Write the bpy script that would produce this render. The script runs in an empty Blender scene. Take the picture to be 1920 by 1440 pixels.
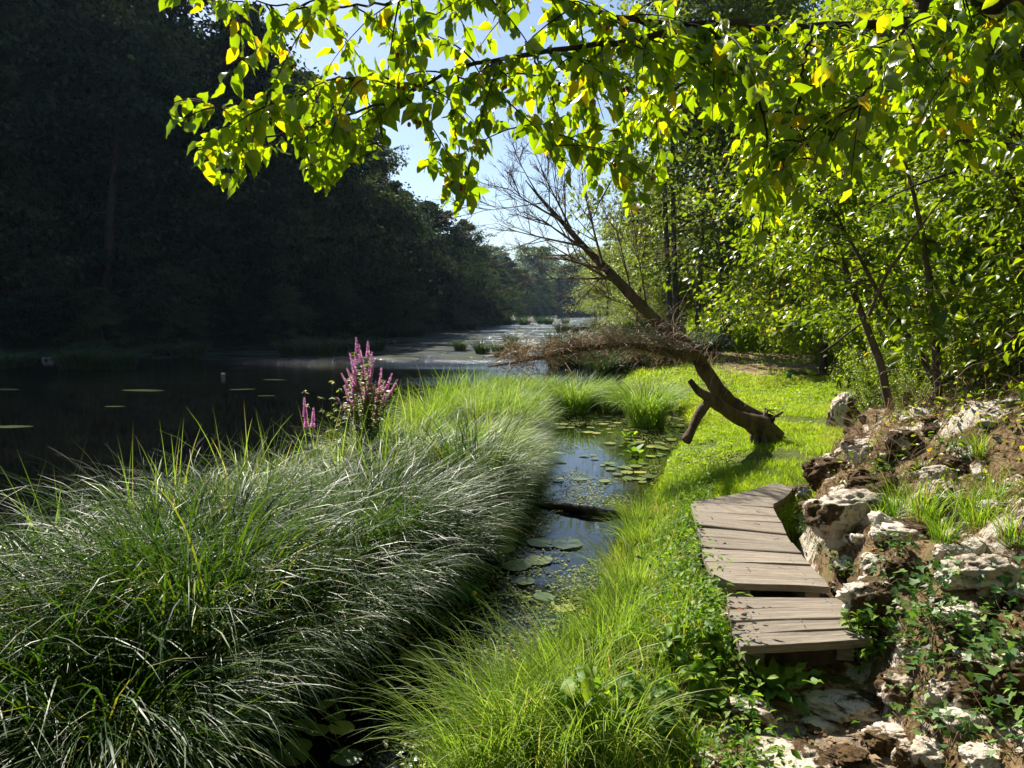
import bpy, math
import numpy as np
from mathutils import Vector, Matrix

S = bpy.context.scene
COL = S.collection
R = math.radians
# ------------------------------------------------------------------ camera, world, sun, exposure
CAMZ = 2.0
PITCH = R(5.5)
F = 1400.0
cam_d = bpy.data.cameras.new("camera"); cam_d.sensor_width = 36; cam_d.lens = 36 * F / 1920
cam_d.clip_start = 0.05; cam_d.clip_end = 3000
cam = bpy.data.objects.new("camera", cam_d); COL.objects.link(cam)
cam.location = (0, 0, CAMZ); cam.rotation_euler = (math.pi / 2 - PITCH, 0, 0)
S.camera = cam
SUN_AZ, SUN_EL = R(-24), R(40)
w = bpy.data.worlds.new("World"); S.world = w; w.use_nodes = True
wn, wl = w.node_tree.nodes, w.node_tree.links
sk = wn.new('ShaderNodeTexSky'); sk.sky_type = 'NISHITA'; sk.sun_disc = False
sk.sun_elevation = SUN_EL; sk.sun_rotation = SUN_AZ
sk.air_density = 1.0; sk.dust_density = .5; sk.ozone_density = 3.0
wl.new(sk.outputs[0], wn['Background'].inputs[0]); wn['Background'].inputs[1].default_value = 0.055
sd = bpy.data.lights.new("sun", 'SUN'); sd.energy = 5.0; sd.angle = R(0.5); sd.color = (1.0, 0.93, 0.80)
so = bpy.data.objects.new("sun", sd); COL.objects.link(so)
sdir = Vector((math.sin(SUN_AZ) * math.cos(SUN_EL), math.cos(SUN_AZ) * math.cos(SUN_EL), math.sin(SUN_EL)))
so.rotation_euler = sdir.to_track_quat('Z', 'Y').to_euler(); so.location = (-20, 20, 30)
S.view_settings.view_transform = 'Standard'; S.view_settings.look = 'None'
S.view_settings.gamma = 1.0; S.view_settings.use_curve_mapping = False
S.view_settings.exposure = 1.3
S.cycles.max_bounces = 7; S.cycles.diffuse_bounces = 3; S.cycles.glossy_bounces = 3
S.cycles.transmission_bounces = 3; S.cycles.transparent_max_bounces = 6; S.cycles.volume_bounces = 0
S.cycles.caustics_reflective = False; S.cycles.caustics_refractive = False
S.cycles.sample_clamp_indirect = 4.0
S.cycles.use_denoising = True; S.cycles.denoising_prefilter = 'ACCURATE'; S.cycles.denoising_input_passes = 'RGB_ALBEDO_NORMAL'
rng = np.random.default_rng(7)

# ------------------------------------------------------------------ maths helpers
def lerp(a, b, t): return a + (b - a) * t
def sst(t):
    t = np.clip(t, 0, 1); return t * t * (3 - 2 * t)
def _hash(ix, iy, iz, seed):
    h = (ix * 374761393 + iy * 668265263 + iz * 2147483647 + seed * 974634777) & 0xffffffff
    h = ((h ^ (h >> 13)) * 1274126177) & 0xffffffff
    h = (h ^ (h >> 16)) & 0xffffffff
    h = (h * 2246822519) & 0xffffffff
    return ((h ^ (h >> 15)) & 0xffffff) / float(0xffffff)
def vnoise(p, seed=0):
    p = np.asarray(p, float); i = np.floor(p).astype(np.int64); f = p - i; u = f * f * (3 - 2 * f)
    r = 0
    for dx in (0, 1):
        for dy in (0, 1):
            for dz in (0, 1):
                wgt = (u[..., 0] if dx else 1 - u[..., 0]) * (u[..., 1] if dy else 1 - u[..., 1]) * (u[..., 2] if dz else 1 - u[..., 2])
                r = r + wgt * _hash(i[..., 0] + dx, i[..., 1] + dy, i[..., 2] + dz, seed)
    return r * 2 - 1
def fbm(p, seed=0, octv=4, gain=.5):
    a, s, r = 1.0, 1.0, 0
    for k in range(octv):
        r = r + a * vnoise(np.asarray(p) * s, seed + k * 17); a *= gain; s *= 2.03
    return r
def xyz(x, y, s, z=0.0):
    x = np.asarray(x, float); y = np.asarray(y, float)
    return np.stack([x * s, y * s, np.full_like(x, z)], -1)
cp, sp_ = math.cos(PITCH), math.sin(PITCH)
def ray(px, py):
    cx, cy = (px - 960) / F, (720 - py) / F
    return np.array([cx, cp + cy * sp_, cy * cp - sp_])
def at(px, py, Y):                     # the point seen at this pixel at world depth Y
    d = ray(px, py); return np.array([0, 0, CAMZ]) + d * (Y / d[1])
def onz(px, py, z):                    # the point seen at this pixel on the level z
    d = ray(px, py); return np.array([0, 0, CAMZ]) + d * ((z - CAMZ) / d[2])
def proj(P):
    P = np.asarray(P, float); d = P - np.array([0, 0, CAMZ])
    fw = d[..., 1] * cp - d[..., 2] * sp_; up = d[..., 1] * sp_ + d[..., 2] * cp
    return 960 + F * d[..., 0] / fw, 720 - F * up / fw, fw

# ------------------------------------------------------------------ the lie of the land
XR = np.array([(-40, -4), (0, -.9), (3, -.5), (3.8, -.08), (4.8, .55), (6.6, 1.02), (7.8, 1.42), (9.4, 1.8), (11.3, 2.5), (12.6, 3.0),
               (14, 3.2), (17, 2.9), (20.8, 2.5), (26.8, 2.6), (37, 4), (51, 5.4), (81, 8), (125, 12), (190, 18), (280, 40), (400, 160), (900, 700)])
XF = np.array([(-40, 1.6), (0, 1.5), (2.5, 1.5), (3.3, 1.66), (4.06, 1.78), (5.07, 2.05), (5.7, 2.2), (6.8, 2.75), (7.6, 3.3), (8.1, 3.75),
               (12, 5.4), (19, 8.8), (30, 13), (60, 20), (120, 30), (280, 62), (900, 760)])
XIR = np.array([(0, -2.4), (2, -1.9), (3.2, -1.3), (4.4, -.75), (6, -.2), (8, .2), (11, .36), (14, .42), (17, .2)])
XIL = np.array([(0, -3.9), (2, -3.7), (3.5, -3.45), (5, -2.7), (7.5, -2.05), (10, -1.6), (12, -1.3), (15, -.9), (17, .1)])
LB = np.array([(-150, -10), (-70, 20), (-25, 37), (-12, 52), (-6, 85), (-2, 125), (2, 190), (20, 280), (120, 400), (600, 850)], float)
LBH = np.array([30, 30, 29, 20, 7, 1, 0, 3, 12, 14], float)
def xr(y): return np.interp(y, XR[:, 0], XR[:, 1])
def xf(y): return np.interp(y, XF[:, 0], XF[:, 1])
def leftbank(x, y):                    # signed distance beyond the far waterline, and the local height of the hill
    best = np.full(np.shape(x), 1e9); sgn = np.ones(np.shape(x)); hh = np.zeros(np.shape(x))
    for k in range(len(LB) - 1):
        a, b = LB[k], LB[k + 1]; ab = b - a; L2 = (ab ** 2).sum()
        t = np.clip(((x - a[0]) * ab[0] + (y - a[1]) * ab[1]) / L2, 0, 1)
        dx, dy = x - (a[0] + t * ab[0]), y - (a[1] + t * ab[1]); d = np.hypot(dx, dy)
        s = np.sign(ab[0] * dy - ab[1] * dx); s = np.where(s == 0, 1, s); m = d < best
        best = np.where(m, d, best); sgn = np.where(m, s, sgn); hh = np.where(m, lerp(LBH[k], LBH[k + 1], t), hh)
    return best * sgn, hh
def H(x, y, fine=True):
    x = np.asarray(x, float); y = np.asarray(y, float)
    z = np.full(np.broadcast(x, y).shape, -.45)
    dr = x - xr(y)
    wide = np.clip((y - 14) / 20, 0, 1) * 3 + .5
    zr = -.45 + .53 * sst((dr + .25) / wide) + .25 * sst(dr / (1.1 + wide)) + .45 * sst((y - 19) / 14)
    zr = zr - .15 * sst((3.7 - y) / .6) * sst((dr - .8) / .5)
    ds = x - xf(y)
    face = .34 * (1 - .8 * sst((y - 8.2) / 1.5))
    zr = zr + np.where(ds > 0, face * sst(ds / .22) + .46 * np.clip(ds - .1, 0, 18) * (1 - .55 * sst((y - 10) / 10)) + .15 * np.clip(ds - 18, 0, 60), 0)
    zr = zr - np.where(dr > 0, .24 * np.exp(-((ds - .02) / .11) ** 2) * sst((y - 3.6) / .3) * sst((6.6 - y) / .5), 0)
    z = np.maximum(z, zr)
    isl = np.minimum(x - np.interp(y, XIL[:, 0], XIL[:, 1]), np.interp(y, XIR[:, 0], XIR[:, 1]) - x)
    isl = np.where((y > 17) | (y < -1), -1, isl)
    z = np.maximum(z, -.45 + .6 * sst((isl + .3) / .6))
    dl, hh = leftbank(x, y)
    zl = -.45 + .65 * sst((dl + 1.5) / 2.5) + np.clip(np.minimum((dl - 1) * 1.1, hh + (dl - hh) * .05), 0, 60)
    z = np.where(dl > -2, np.maximum(z, zl), z)
    if fine:
        z = z + .03 * fbm(xyz(x, y, 1.1), 3, 3) + .02 * fbm(xyz(x, y, 6), 5, 2) * (y < 20)
        z = z + np.where((ds > .05) & (dr > 0), sst((ds - .05) / .4) * .13 * fbm(xyz(x, y, 1.7), 9, 4), 0)
        rdg = (1 - np.abs(fbm(xyz(x, y, 1.5), 19, 3))); z = z + np.where((ds > .05) & (dr > 0) & (y < 9.5), sst((ds - .05) / .3) * (.20 * (rdg - .6) + .05 * fbm(xyz(x, y, 5.5), 23, 3)), 0)
        z = z + np.where(dl > 3, fbm(xyz(x, y, .12), 4, 3), 0)
    return z
def ground(px, py, far=60, off=0.0):   # where the view through this pixel first meets the land
    d = ray(px, py); d = d / np.hypot(d[0], d[1])
    t = np.geomspace(1.2, far, 1500); P = np.array([0, 0, CAMZ]) + t[:, None] * d
    hit = np.nonzero(P[:, 2] < np.maximum(H(P[:, 0], P[:, 1]), 0) + off)[0]
    return P[hit[0]] if len(hit) else P[-1]

# ------------------------------------------------------------------ mesh helpers
class MB:
    def __init__(s): s.v = []; s.f = {3: [], 4: []}; s.a = []; s.n = 0
    def add(s, v, f, rnd=0.5):
        v = np.asarray(v, float).reshape(-1, 3); f = np.asarray(f, np.int64)
        s.v.append(v); s.f[f.shape[1]].append(f + s.n)
        s.a.append(np.full(len(v), rnd, float) if np.ndim(rnd) == 0 else np.asarray(rnd, float)); s.n += len(v)
    def mesh(s, name, mat, smooth=True):
        me = bpy.data.meshes.new(name); v = np.concatenate(s.v)
        me.vertices.add(len(v)); me.vertices.foreach_set('co', v.ravel().astype(np.float32))
        loops, starts, k = [], [], 0
        for n in (3, 4):
            if s.f[n]:
                f = np.concatenate(s.f[n]); loops.append(f.ravel()); starts.append(k + np.arange(len(f)) * n); k += f.size
        loops = np.concatenate(loops); starts = np.concatenate(starts)
        me.loops.add(len(loops)); me.loops.foreach_set('vertex_index', loops.astype(np.int32))
        me.polygons.add(len(starts)); me.polygons.foreach_set('loop_start', starts.astype(np.int32))
        at_ = me.attributes.new('rnd', 'FLOAT', 'POINT'); at_.data.foreach_set('value', np.concatenate(s.a).astype(np.float32))
        me.update(calc_edges=True); me.validate()
        me.polygons.foreach_set('use_smooth', np.full(len(starts), smooth))
        me.materials.append(mat); return me
    def obj(s, name, mat, parent=None, smooth=True, loc=None):
        o = bpy.data.objects.new(name, s.mesh(name, mat, smooth)); COL.objects.link(o)
        if loc is not None: o.location = loc
        if parent is not None: o.parent = parent
        return o
def tag(o, label=None, cat=None, group=None, kind=None):
    if label: o['label'] = label
    if cat: o['category'] = cat
    if group: o['group'] = group
    if kind: o['kind'] = kind
    return o
def empty(name, loc=(0, 0, 0), rz=0, label=None, cat=None, group=None):
    o = bpy.data.objects.new(name, None); COL.objects.link(o); o.location = loc; o.rotation_euler = (0, 0, rz)
    o.empty_display_size = .1
    return tag(o, label, cat, group)
def dup(root, loc, rz=0, sc=1.0, label=None, group=None, rx=0, ry=0):
    r = root.copy(); COL.objects.link(r); r.location = loc; r.rotation_euler = (rx, ry, rz)
    r.scale = (sc, sc, sc) if np.ndim(sc) == 0 else sc
    if label: r['label'] = label
    if group: r['group'] = group
    for ch in list(root.children):
        c = ch.copy(); COL.objects.link(c); c.parent = r
        for g in list(ch.children):
            d = g.copy(); COL.objects.link(d); d.parent = c
    return r
def place(o, loc, rz=0, sc=1.0):
    o.location = loc; o.rotation_euler = (0, 0, rz); o.scale = (sc, sc, sc) if np.ndim(sc) == 0 else sc
def norm(v): return v / np.maximum(np.linalg.norm(v, axis=-1, keepdims=True), 1e-9)
def smoothpath(P, n):
    P = np.asarray(P, float)
    if len(P) < 3:
        t = np.linspace(0, 1, n)[:, None]; return P[0] * (1 - t) + P[-1] * t
    Q = np.vstack([2 * P[0] - P[1], P, 2 * P[-1] - P[-2]]); out = []
    for u in np.linspace(0, len(P) - 1 - 1e-6, n):
        i = int(u); t = u - i; a, b, c, d = Q[i], Q[i + 1], Q[i + 2], Q[i + 3]
        out.append(.5 * ((2 * b) + (-a + c) * t + (2 * a - 5 * b + 4 * c - d) * t * t + (-a + 3 * b - 3 * c + d) * t ** 3))
    return np.array(out)
def tube(mb, P, r, k=6, rnd=.5, rough=0, seed=0):
    P = np.asarray(P, float); n = len(P); r = np.interp(np.linspace(0, 1, n), np.linspace(0, 1, len(np.atleast_1d(r))), np.atleast_1d(r))
    T = norm(np.gradient(P, axis=0)); u = np.array([0.3, 0.2, 1.0]) if abs(T[0][2]) < .9 else np.array([1.0, .2, 0])
    A = []
    for t in T:
        u = norm(u - t * np.dot(u, t)); A.append(u)
    A = np.array(A); B = np.cross(T, A); an = np.arange(k) * 2 * np.pi / k
    rr = r[:, None] * np.ones(k)
    V = P[:, None] + rr[..., None] * (A[:, None] * np.cos(an)[None, :, None] + B[:, None] * np.sin(an)[None, :, None])
    if rough:
        nz = fbm(V * (1.0 / max(r[0], .02)) * .8 + seed * 7.1, seed, 3)
        V = P[:, None] + (V - P[:, None]) * (1 + rough * nz[..., None])
    i = np.arange(n - 1)[:, None] * k; j = np.arange(k)[None]; j2 = (j + 1) % k
    f = np.stack([i + j, i + j2, i + k + j2, i + k + j], -1).reshape(-1, 4)
    mb.add(V.reshape(-1, 3), f, rnd)
    c = np.arange(1, k - 1); e = (n - 1) * k
    mb.f[3].append(np.stack([np.full_like(c, e), e + c, e + c + 1], -1) + mb.n - n * k)
def frames(d, n):
    d = norm(d); n = norm(n - d * (n * d).sum(-1, keepdims=True)); s = np.cross(n, d)
    return np.stack([d, s, n], 1)      # rows: length, width, normal
def scatter(mb, tv, tf, M, P, sc, rnd):
    N = len(P); V = np.einsum('kj,nji->nki', tv, M) * np.reshape(sc, (-1, 1, 1)) + P[:, None]
    f = tf[None] + (np.arange(N) * len(tv))[:, None, None]
    mb.add(V.reshape(-1, 3), f.reshape(-1, tf.shape[1]), np.repeat(rnd, len(tv)))
# leaf shapes: x length, y width, z normal
LQ = (np.array([(0, 0, 0), (.45, -.3, .06), (1, 0, -.1), (.45, .3, .06)], float), np.array([(0, 1, 2, 3)]))
def leaf_shape(nl=6, wid=.5, fold=.18, curl=.25, tip=1.0, wave=.02):
    t = np.linspace(0, 1, nl); wv = wid * .5 * np.clip(np.sin(np.pi * t ** .85) ** .8, 0.02, 1) * (1 - .25 * t * tip); wv[-1] = .004; wv[0] = .012
    V = []
    for k, (a, b) in enumerate(zip(t, wv)):
        z = -curl * a * a; q = wave * (-1) ** k
        V += [(a, -b, z + fold * b * 2 + q), (a, 0, z), (a, b, z + fold * b * 2 - q)]
    f = []
    for i in range(nl - 1):
        o = i * 3; f += [(o, o + 1, o + 4, o + 3), (o + 1, o + 2, o + 5, o + 4)]
    return np.array(V, float), np.array(f)
LN = leaf_shape(7, .66, .2, .45, .6, .03); LM = leaf_shape(4, .55, .2, .3, wave=0)
LI = (np.array([(0, 0, 0), (-.1, -.35, .03), (.3, -.42, .02), (.38, -.2, .04), (1, 0, -.06), (.38, .2, .04), (.3, .42, .02), (-.1, .35, .03), (.3, 0, -.02)], float),
      np.array([(0, 1, 2, 8), (8, 2, 3, 4), (8, 4, 5, 6), (0, 8, 6, 7)]))
def rdir(n, up=0.0, rg=rng):
    v = rg.normal(size=(n, 3)); v[:, 2] += up; return norm(v)
def blades(mb, base, az, L, wd, t0, t1, n=6, twist=None, rnd=None, pw=1.4, kink=None):
    N = len(base); s = (np.arange(n) + .5) / n
    th = t0[:, None] + (t1 - t0)[:, None] * s[None] ** pw
    a = az[:, None] + (0 if kink is None else kink[:, None] * s[None] ** 2)
    st = np.stack([np.sin(th) * np.cos(a), np.sin(th) * np.sin(a), np.cos(th)], -1) * (L / n)[:, None, None]
    C = np.concatenate([base[:, None], base[:, None] + np.cumsum(st, 1)], 1)
    tw = np.zeros(N) if twist is None else twist
    T = norm(np.concatenate([st[:, :1], st], 1)); side = np.stack([-np.sin(az), np.cos(az), 0 * az], -1)[:, None] * np.ones((1, n + 1, 1))
    nr = np.cross(T, side); ang = tw[:, None] * np.linspace(.3, 1, n + 1)[None]
    sd_ = side * np.cos(ang)[..., None] + nr * np.sin(ang)[..., None]
    u = np.linspace(0, 1, n + 1); wp = np.clip(np.minimum(.55 + 1.5 * u, 1) * (1 - u ** 2.2), .03, 1)
    off = sd_ * (wd[:, None] * wp[None])[..., None] * .5
    V = np.stack([C - off, C + off], 2).reshape(-1, 3)
    i = np.arange(n)[None] * 2 + (np.arange(N) * (n + 1) * 2)[:, None]
    f = np.stack([i, i + 1, i + 3, i + 2], -1).reshape(-1, 4)
    mb.add(V, f, np.repeat(np.random.default_rng(1).random(N) if rnd is None else rnd, (n + 1) * 2))

# ------------------------------------------------------------------ materials
def newmat(name):
    m = bpy.data.materials.new(name); m.use_nodes = True; nt = m.node_tree
    return m, nt.nodes, nt.links, nt.nodes['Principled BSDF'], nt.nodes['Material Output']
def ramp(n, l, fac, stops):
    r = n.new('ShaderNodeValToRGB'); e = r.color_ramp.elements
    while len(e) > 1: e.remove(e[-1])
    e[0].position = stops[0][0]; e[0].color = (*stops[0][1], 1)
    for p, c in stops[1:]:
        q = e.new(p); q.color = (*c, 1)
    l.new(fac, r.inputs[0]); return r.outputs[0]
def noise(n, l, scale, det=4, rough=.55, co='Object', stretch=None, dist=0):
    t = n.new('ShaderNodeTexCoord'); o = t.outputs[co] if co != 'World' else n.new('ShaderNodeNewGeometry').outputs['Position']
    if stretch:
        mp = n.new('ShaderNodeMapping'); mp.inputs['Scale'].default_value = stretch; l.new(o, mp.inputs[0]); o = mp.outputs[0]
    x = n.new('ShaderNodeTexNoise'); x.inputs['Scale'].default_value = scale; x.inputs['Detail'].default_value = det
    x.inputs['Roughness'].default_value = rough; x.inputs['Distortion'].default_value = dist; l.new(o, x.inputs['Vector']); return x.outputs[0]
def mix(n, l, fac, a, b, mode='MIX'):
    x = n.new('ShaderNodeMix'); x.data_type = 'RGBA'; x.blend_type = mode
    for inp, v in ((x.inputs[0], fac), (x.inputs[6], a), (x.inputs[7], b)):
        if isinstance(v, (int, float)): inp.default_value = v
        elif isinstance(v, tuple): inp.default_value = (*v, 1)
        else: l.new(v, inp)
    return x.outputs[2]
def bump(n, l, h, st, dist, out):
    b = n.new('ShaderNodeBump'); b.inputs['Strength'].default_value = st; b.inputs['Distance'].default_value = dist
    l.new(h, b.inputs['Height']); l.new(b.outputs[0], out); return b
def leafmat(name, stops, trans=(1.5, 1.6, .6), tfac=.5, rough=.42, spec=.5, ob=.25):
    m, n, l, p, out = newmat(name)
    a = n.new('ShaderNodeAttribute'); a.attribute_name = 'rnd'; oi = n.new('ShaderNodeObjectInfo')
    ma = n.new('ShaderNodeMath'); ma.operation = 'MULTIPLY_ADD'; l.new(oi.outputs['Random'], ma.inputs[0]); ma.inputs[1].default_value = ob; ma.inputs[2].default_value = -ob / 2
    ad = n.new('ShaderNodeMath'); ad.operation = 'ADD'; ad.use_clamp = True; l.new(a.outputs['Fac'], ad.inputs[0]); l.new(ma.outputs[0], ad.inputs[1])
    c = ramp(n, l, ad.outputs[0], stops); l.new(c, p.inputs['Base Color'])
    p.inputs['Roughness'].default_value = rough; p.inputs['Specular IOR Level'].default_value = spec
    tr = n.new('ShaderNodeBsdfTranslucent'); l.new(mix(n, l, 1.0, c, trans, 'MULTIPLY'), tr.inputs[0])
    mx = n.new('ShaderNodeMixShader'); mx.inputs[0].default_value = tfac
    l.new(p.outputs[0], mx.inputs[1]); l.new(tr.outputs[0], mx.inputs[2]); l.new(mx.outputs[0], out.inputs[0]); return m
def barkmat(name, c1, c2, scale=9, st=.6, moss=None):
    m, n, l, p, out = newmat(name)
    f = noise(n, l, scale, 6, .65, stretch=(1, 1, .35)); c = ramp(n, l, f, [(.3, c1), (.68, c2)])
    if moss:
        g = noise(n, l, 2.2, 4, .6); c = mix(n, l, ramp(n, l, g, [(.5, (0, 0, 0)), (.62, (1, 1, 1))]), c, moss)
    l.new(c, p.inputs['Base Color']); p.inputs['Roughness'].default_value = .9; p.inputs['Specular IOR Level'].default_value = .2
    bump(n, l, f, st, .03, p.inputs['Normal']); return m
M = {}
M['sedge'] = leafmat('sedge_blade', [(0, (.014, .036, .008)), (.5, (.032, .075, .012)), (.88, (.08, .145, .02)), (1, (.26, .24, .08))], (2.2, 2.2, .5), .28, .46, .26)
M['sedge_dark'] = leafmat('shaded_sedge_blade', [(0, (.02, .045, .012)), (.6, (.04, .075, .018)), (1, (.08, .11, .03))], (1.4, 1.5, .6), .25, .45, .4)  # shade of river and bank coloured into a darker sedge copy
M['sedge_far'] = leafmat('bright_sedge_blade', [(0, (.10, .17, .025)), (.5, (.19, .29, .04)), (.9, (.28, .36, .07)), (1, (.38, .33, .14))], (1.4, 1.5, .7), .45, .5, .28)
M['lawn'] = leafmat('lawn_blade', [(0, (.17, .27, .010)), (.5, (.28, .38, .014)), (.9, (.40, .45, .03)), (1, (.42, .34, .12))], (1.35, 1.5, .6), .5, .5, .3)
M['verge'] = leafmat('verge_blade', [(0, (.07, .16, .012)), (.55, (.17, .29, .022)), (.85, (.32, .38, .05)), (1, (.50, .34, .15))], (1.4, 1.5, .7), .5, .42, .4)
M['weed'] = leafmat('weed_leaf', [(0, (.06, .14, .018)), (.6, (.14, .25, .025)), (1, (.28, .36, .04))], (1.6, 1.7, .5), .45, .55, .25)
M['ivy'] = leafmat('ivy_leaf', [(0, (.03, .08, .018)), (.6, (.07, .16, .03)), (1, (.18, .27, .06))], (1.5, 1.7, .6), .3, .5, .3)
M['cherry'] = leafmat('cherry_leaf', [(0, (.035, .075, .014)), (.6, (.06, .115, .014)), (.93, (.09, .14, .015)), (1, (.15, .14, .02))], (7.4, 5.6, .3), .5, .32, .6, 0)
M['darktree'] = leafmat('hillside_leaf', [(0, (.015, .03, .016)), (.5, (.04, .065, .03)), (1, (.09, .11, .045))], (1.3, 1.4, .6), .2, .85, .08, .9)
M['fartree'] = leafmat('far_leaf', [(0, (.04, .08, .02)), (.6, (.07, .12, .03)), (1, (.12, .16, .04))], (1.4, 1.5, .6), .35, .55, .3)
M['willow'] = leafmat('pale_leaf', [(0, (.08, .11, .025)), (.6, (.18, .22, .045)), (1, (.32, .34, .09))], (1.4, 1.5, .6), .45, .5, .4)
M['hazel'] = leafmat('hazel_leaf', [(0, (.05, .09, .010)), (.5, (.13, .20, .014)), (.95, (.27, .33, .025)), (1, (.38, .26, .04))], (1.9, 1.85, .4), .5, .38, .5)
M['litter'] = leafmat('dry_litter', [(0, (.06, .035, .018)), (.5, (.20, .12, .06)), (.85, (.38, .26, .14)), (1, (.26, .08, .03))], (1, .9, .7), .2, .8, .2)
M['straw'] = leafmat('dry_straw', [(0, (.06, .04, .025)), (.5, (.22, .15, .095)), (1, (.44, .34, .23))], (1.1, 1, .8), .25, .75, .3)
M['mosstuft'] = leafmat('dry_moss', [(0, (.045, .028, .012)), (.5, (.12, .075, .028)), (.85, (.22, .15, .045)), (1, (.16, .20, .03))], (1.2, 1.1, .6), .2, .85, .1)
M['pad'] = leafmat('pad_leaf', [(0, (.06, .10, .03)), (.5, (.18, .22, .05)), (1, (.42, .38, .07))], (1, 1.1, .5), .1, .3, .6)
M['matweed'] = leafmat('weed_mat', [(0, (.025, .035, .02)), (1, (.05, .065, .03))], (1, 1, .5), .1, 1.0, 0.0)
M['flower'] = leafmat('purple_petal', [(0, (.55, .20, .46)), (.6, (.78, .42, .68)), (1, (.88, .66, .82))], (1.2, .95, 1.15), .5, .6, .2)
M['berry'] = leafmat('berry_skin', [(0, (.20, .008, .01)), (1, (.42, .02, .02))], (1, .5, .5), .12, .2, .6)
M['bark'] = barkmat('grey_bark', (.035, .026, .018), (.15, .12, .09))
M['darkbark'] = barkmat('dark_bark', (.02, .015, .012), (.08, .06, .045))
M['deadbark'] = barkmat('dead_bark', (.016, .010, .007), (.17, .115, .075), 9, 1.0, (.12, .11, .03))
M['twig'] = barkmat('red_brown_twig', (.06, .04, .025), (.19, .13, .08), 20, .3)
def rockmat():
    m, n, l, p, out = newmat('mossy_limestone')
    a = noise(n, l, 3.5, 7, .62, 'World'); b = noise(n, l, 2.6, 6, .66, 'World', dist=.8); c = noise(n, l, 22, 5, .7, 'World')
    base = ramp(n, l, a, [(.28, (.28, .23, .175)), (.48, (.52, .45, .37)), (.72, (.70, .63, .54))])
    base = mix(n, l, ramp(n, l, c, [(.36, (1, 1, 1)), (.46, (0, 0, 0))]), base, (.19, .155, .12))
    oi = n.new('ShaderNodeObjectInfo'); ad = n.new('ShaderNodeMath'); ad.operation = 'MULTIPLY_ADD'
    l.new(oi.outputs['Random'], ad.inputs[0]); ad.inputs[1].default_value = .10; l.new(b, ad.inputs[2])
    mk = ramp(n, l, ad.outputs[0], [(.525, (0, 0, 0)), (.56, (1, 1, 1))])
    mc = ramp(n, l, noise(n, l, 30, 4, .7, 'World'), [(.35, (.030, .017, .009)), (.6, (.10, .06, .024)), (.75, (.14, .12, .03))])
    l.new(mix(n, l, mk, base, mc), p.inputs['Base Color']); p.inputs['Roughness'].default_value = .92; p.inputs['Specular IOR Level'].default_value = .2
    hm = mix(n, l, .5, a, c); bump(n, l, hm, .9, .05, p.inputs['Normal']); return m
M['rock'] = rockmat()
def woodmat():
    m, n, l, p, out = newmat('weathered_plank')
    oi = n.new('ShaderNodeObjectInfo')
    g = noise(n, l, 3, 6, .7, stretch=(1, 26, 26), dist=.4); g2 = noise(n, l, 2.2, 5, .6); g3 = noise(n, l, 9, 3, .5, stretch=(.7, 60, 60))
    c = ramp(n, l, g, [(.25, (.085, .07, .055)), (.5, (.235, .20, .165)), (.75, (.38, .335, .28))])
    c = mix(n, l, ramp(n, l, g3, [(.36, (1, 1, 1)), (.44, (0, 0, 0))]), c, (.10, .07, .05))
    c = mix(n, l, ramp(n, l, g2, [(.48, (0, 0, 0)), (.8, (.6, .6, .6))]), c, (.20, .165, .10))
    v = ramp(n, l, oi.outputs['Random'], [(0, (.80, .78, .76)), (1, (1.1, 1.08, 1.05))])
    l.new(mix(n, l, 1.0, c, v, 'MULTIPLY'), p.inputs['Base Color']); p.inputs['Roughness'].default_value = .8; p.inputs['Specular IOR Level'].default_value = .3
    bump(n, l, mix(n, l, .5, g, g3), .55, .006, p.inputs['Normal']); return m
M['wood'] = woodmat()
def groundmat():
    m, n, l, p, out = newmat('ground_cover')
    a = n.new('ShaderNodeAttribute'); a.attribute_name = 'rnd'   # 0 forest soil, .3 slope moss, .6 lawn, .85 trodden dirt, 1 pale path rock
    x = noise(n, l, 5, 7, .65, 'World'); y = noise(n, l, 38, 5, .7, 'World'); z = noise(n, l, 1.3, 4, .6, 'World')
    soil = ramp(n, l, x, [(.3, (.012, .014, .008)), (.55, (.022, .032, .012)), (.75, (.035, .05, .015))])
    moss = ramp(n, l, mix(n, l, .45, x, y), [(.36, (.022, .014, .008)), (.47, (.09, .055, .025)), (.55, (.22, .155, .08)), (.62, (.10, .11, .025)), (.72, (.28, .22, .13))])
    lime = ramp(n, l, y, [(.3, (.30, .25, .20)), (.6, (.58, .52, .44))]); moss = mix(n, l, ramp(n, l, noise(n, l, 1.9, 6, .68, 'World', dist=.7), [(.535, (0, 0, 0)), (.575, (1, 1, 1))]), moss, lime)
    lawn = ramp(n, l, mix(n, l, .5, x, y), [(.35, (.035, .05, .010)), (.5, (.08, .11, .012)), (.62, (.14, .13, .04)), (.72, (.10, .15, .02))])
    dirt = ramp(n, l, mix(n, l, .5, x, y), [(.35, (.16, .11, .055)), (.6, (.34, .25, .14))])
    stone = ramp(n, l, mix(n, l, .5, x, y), [(.38, (.09, .055, .032)), (.52, (.25, .19, .13)), (.62, (.42, .36, .29))])
    def st(lo, hi): return ramp(n, l, a.outputs['Fac'], [(lo, (0, 0, 0)), (hi, (1, 1, 1))])
    c = mix(n, l, st(.12, .2), soil, moss); c = mix(n, l, st(.42, .5), c, lawn); c = mix(n, l, st(.7, .78), c, dirt); c = mix(n, l, st(.92, .97), c, stone)
    l.new(c, p.inputs['Base Color']); p.inputs['Roughness'].default_value = .95; p.inputs['Specular IOR Level'].default_value = .15
    bump(n, l, mix(n, l, .5, x, y), .9, .04, p.inputs['Normal']); return m
M['ground'] = groundmat()
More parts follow.
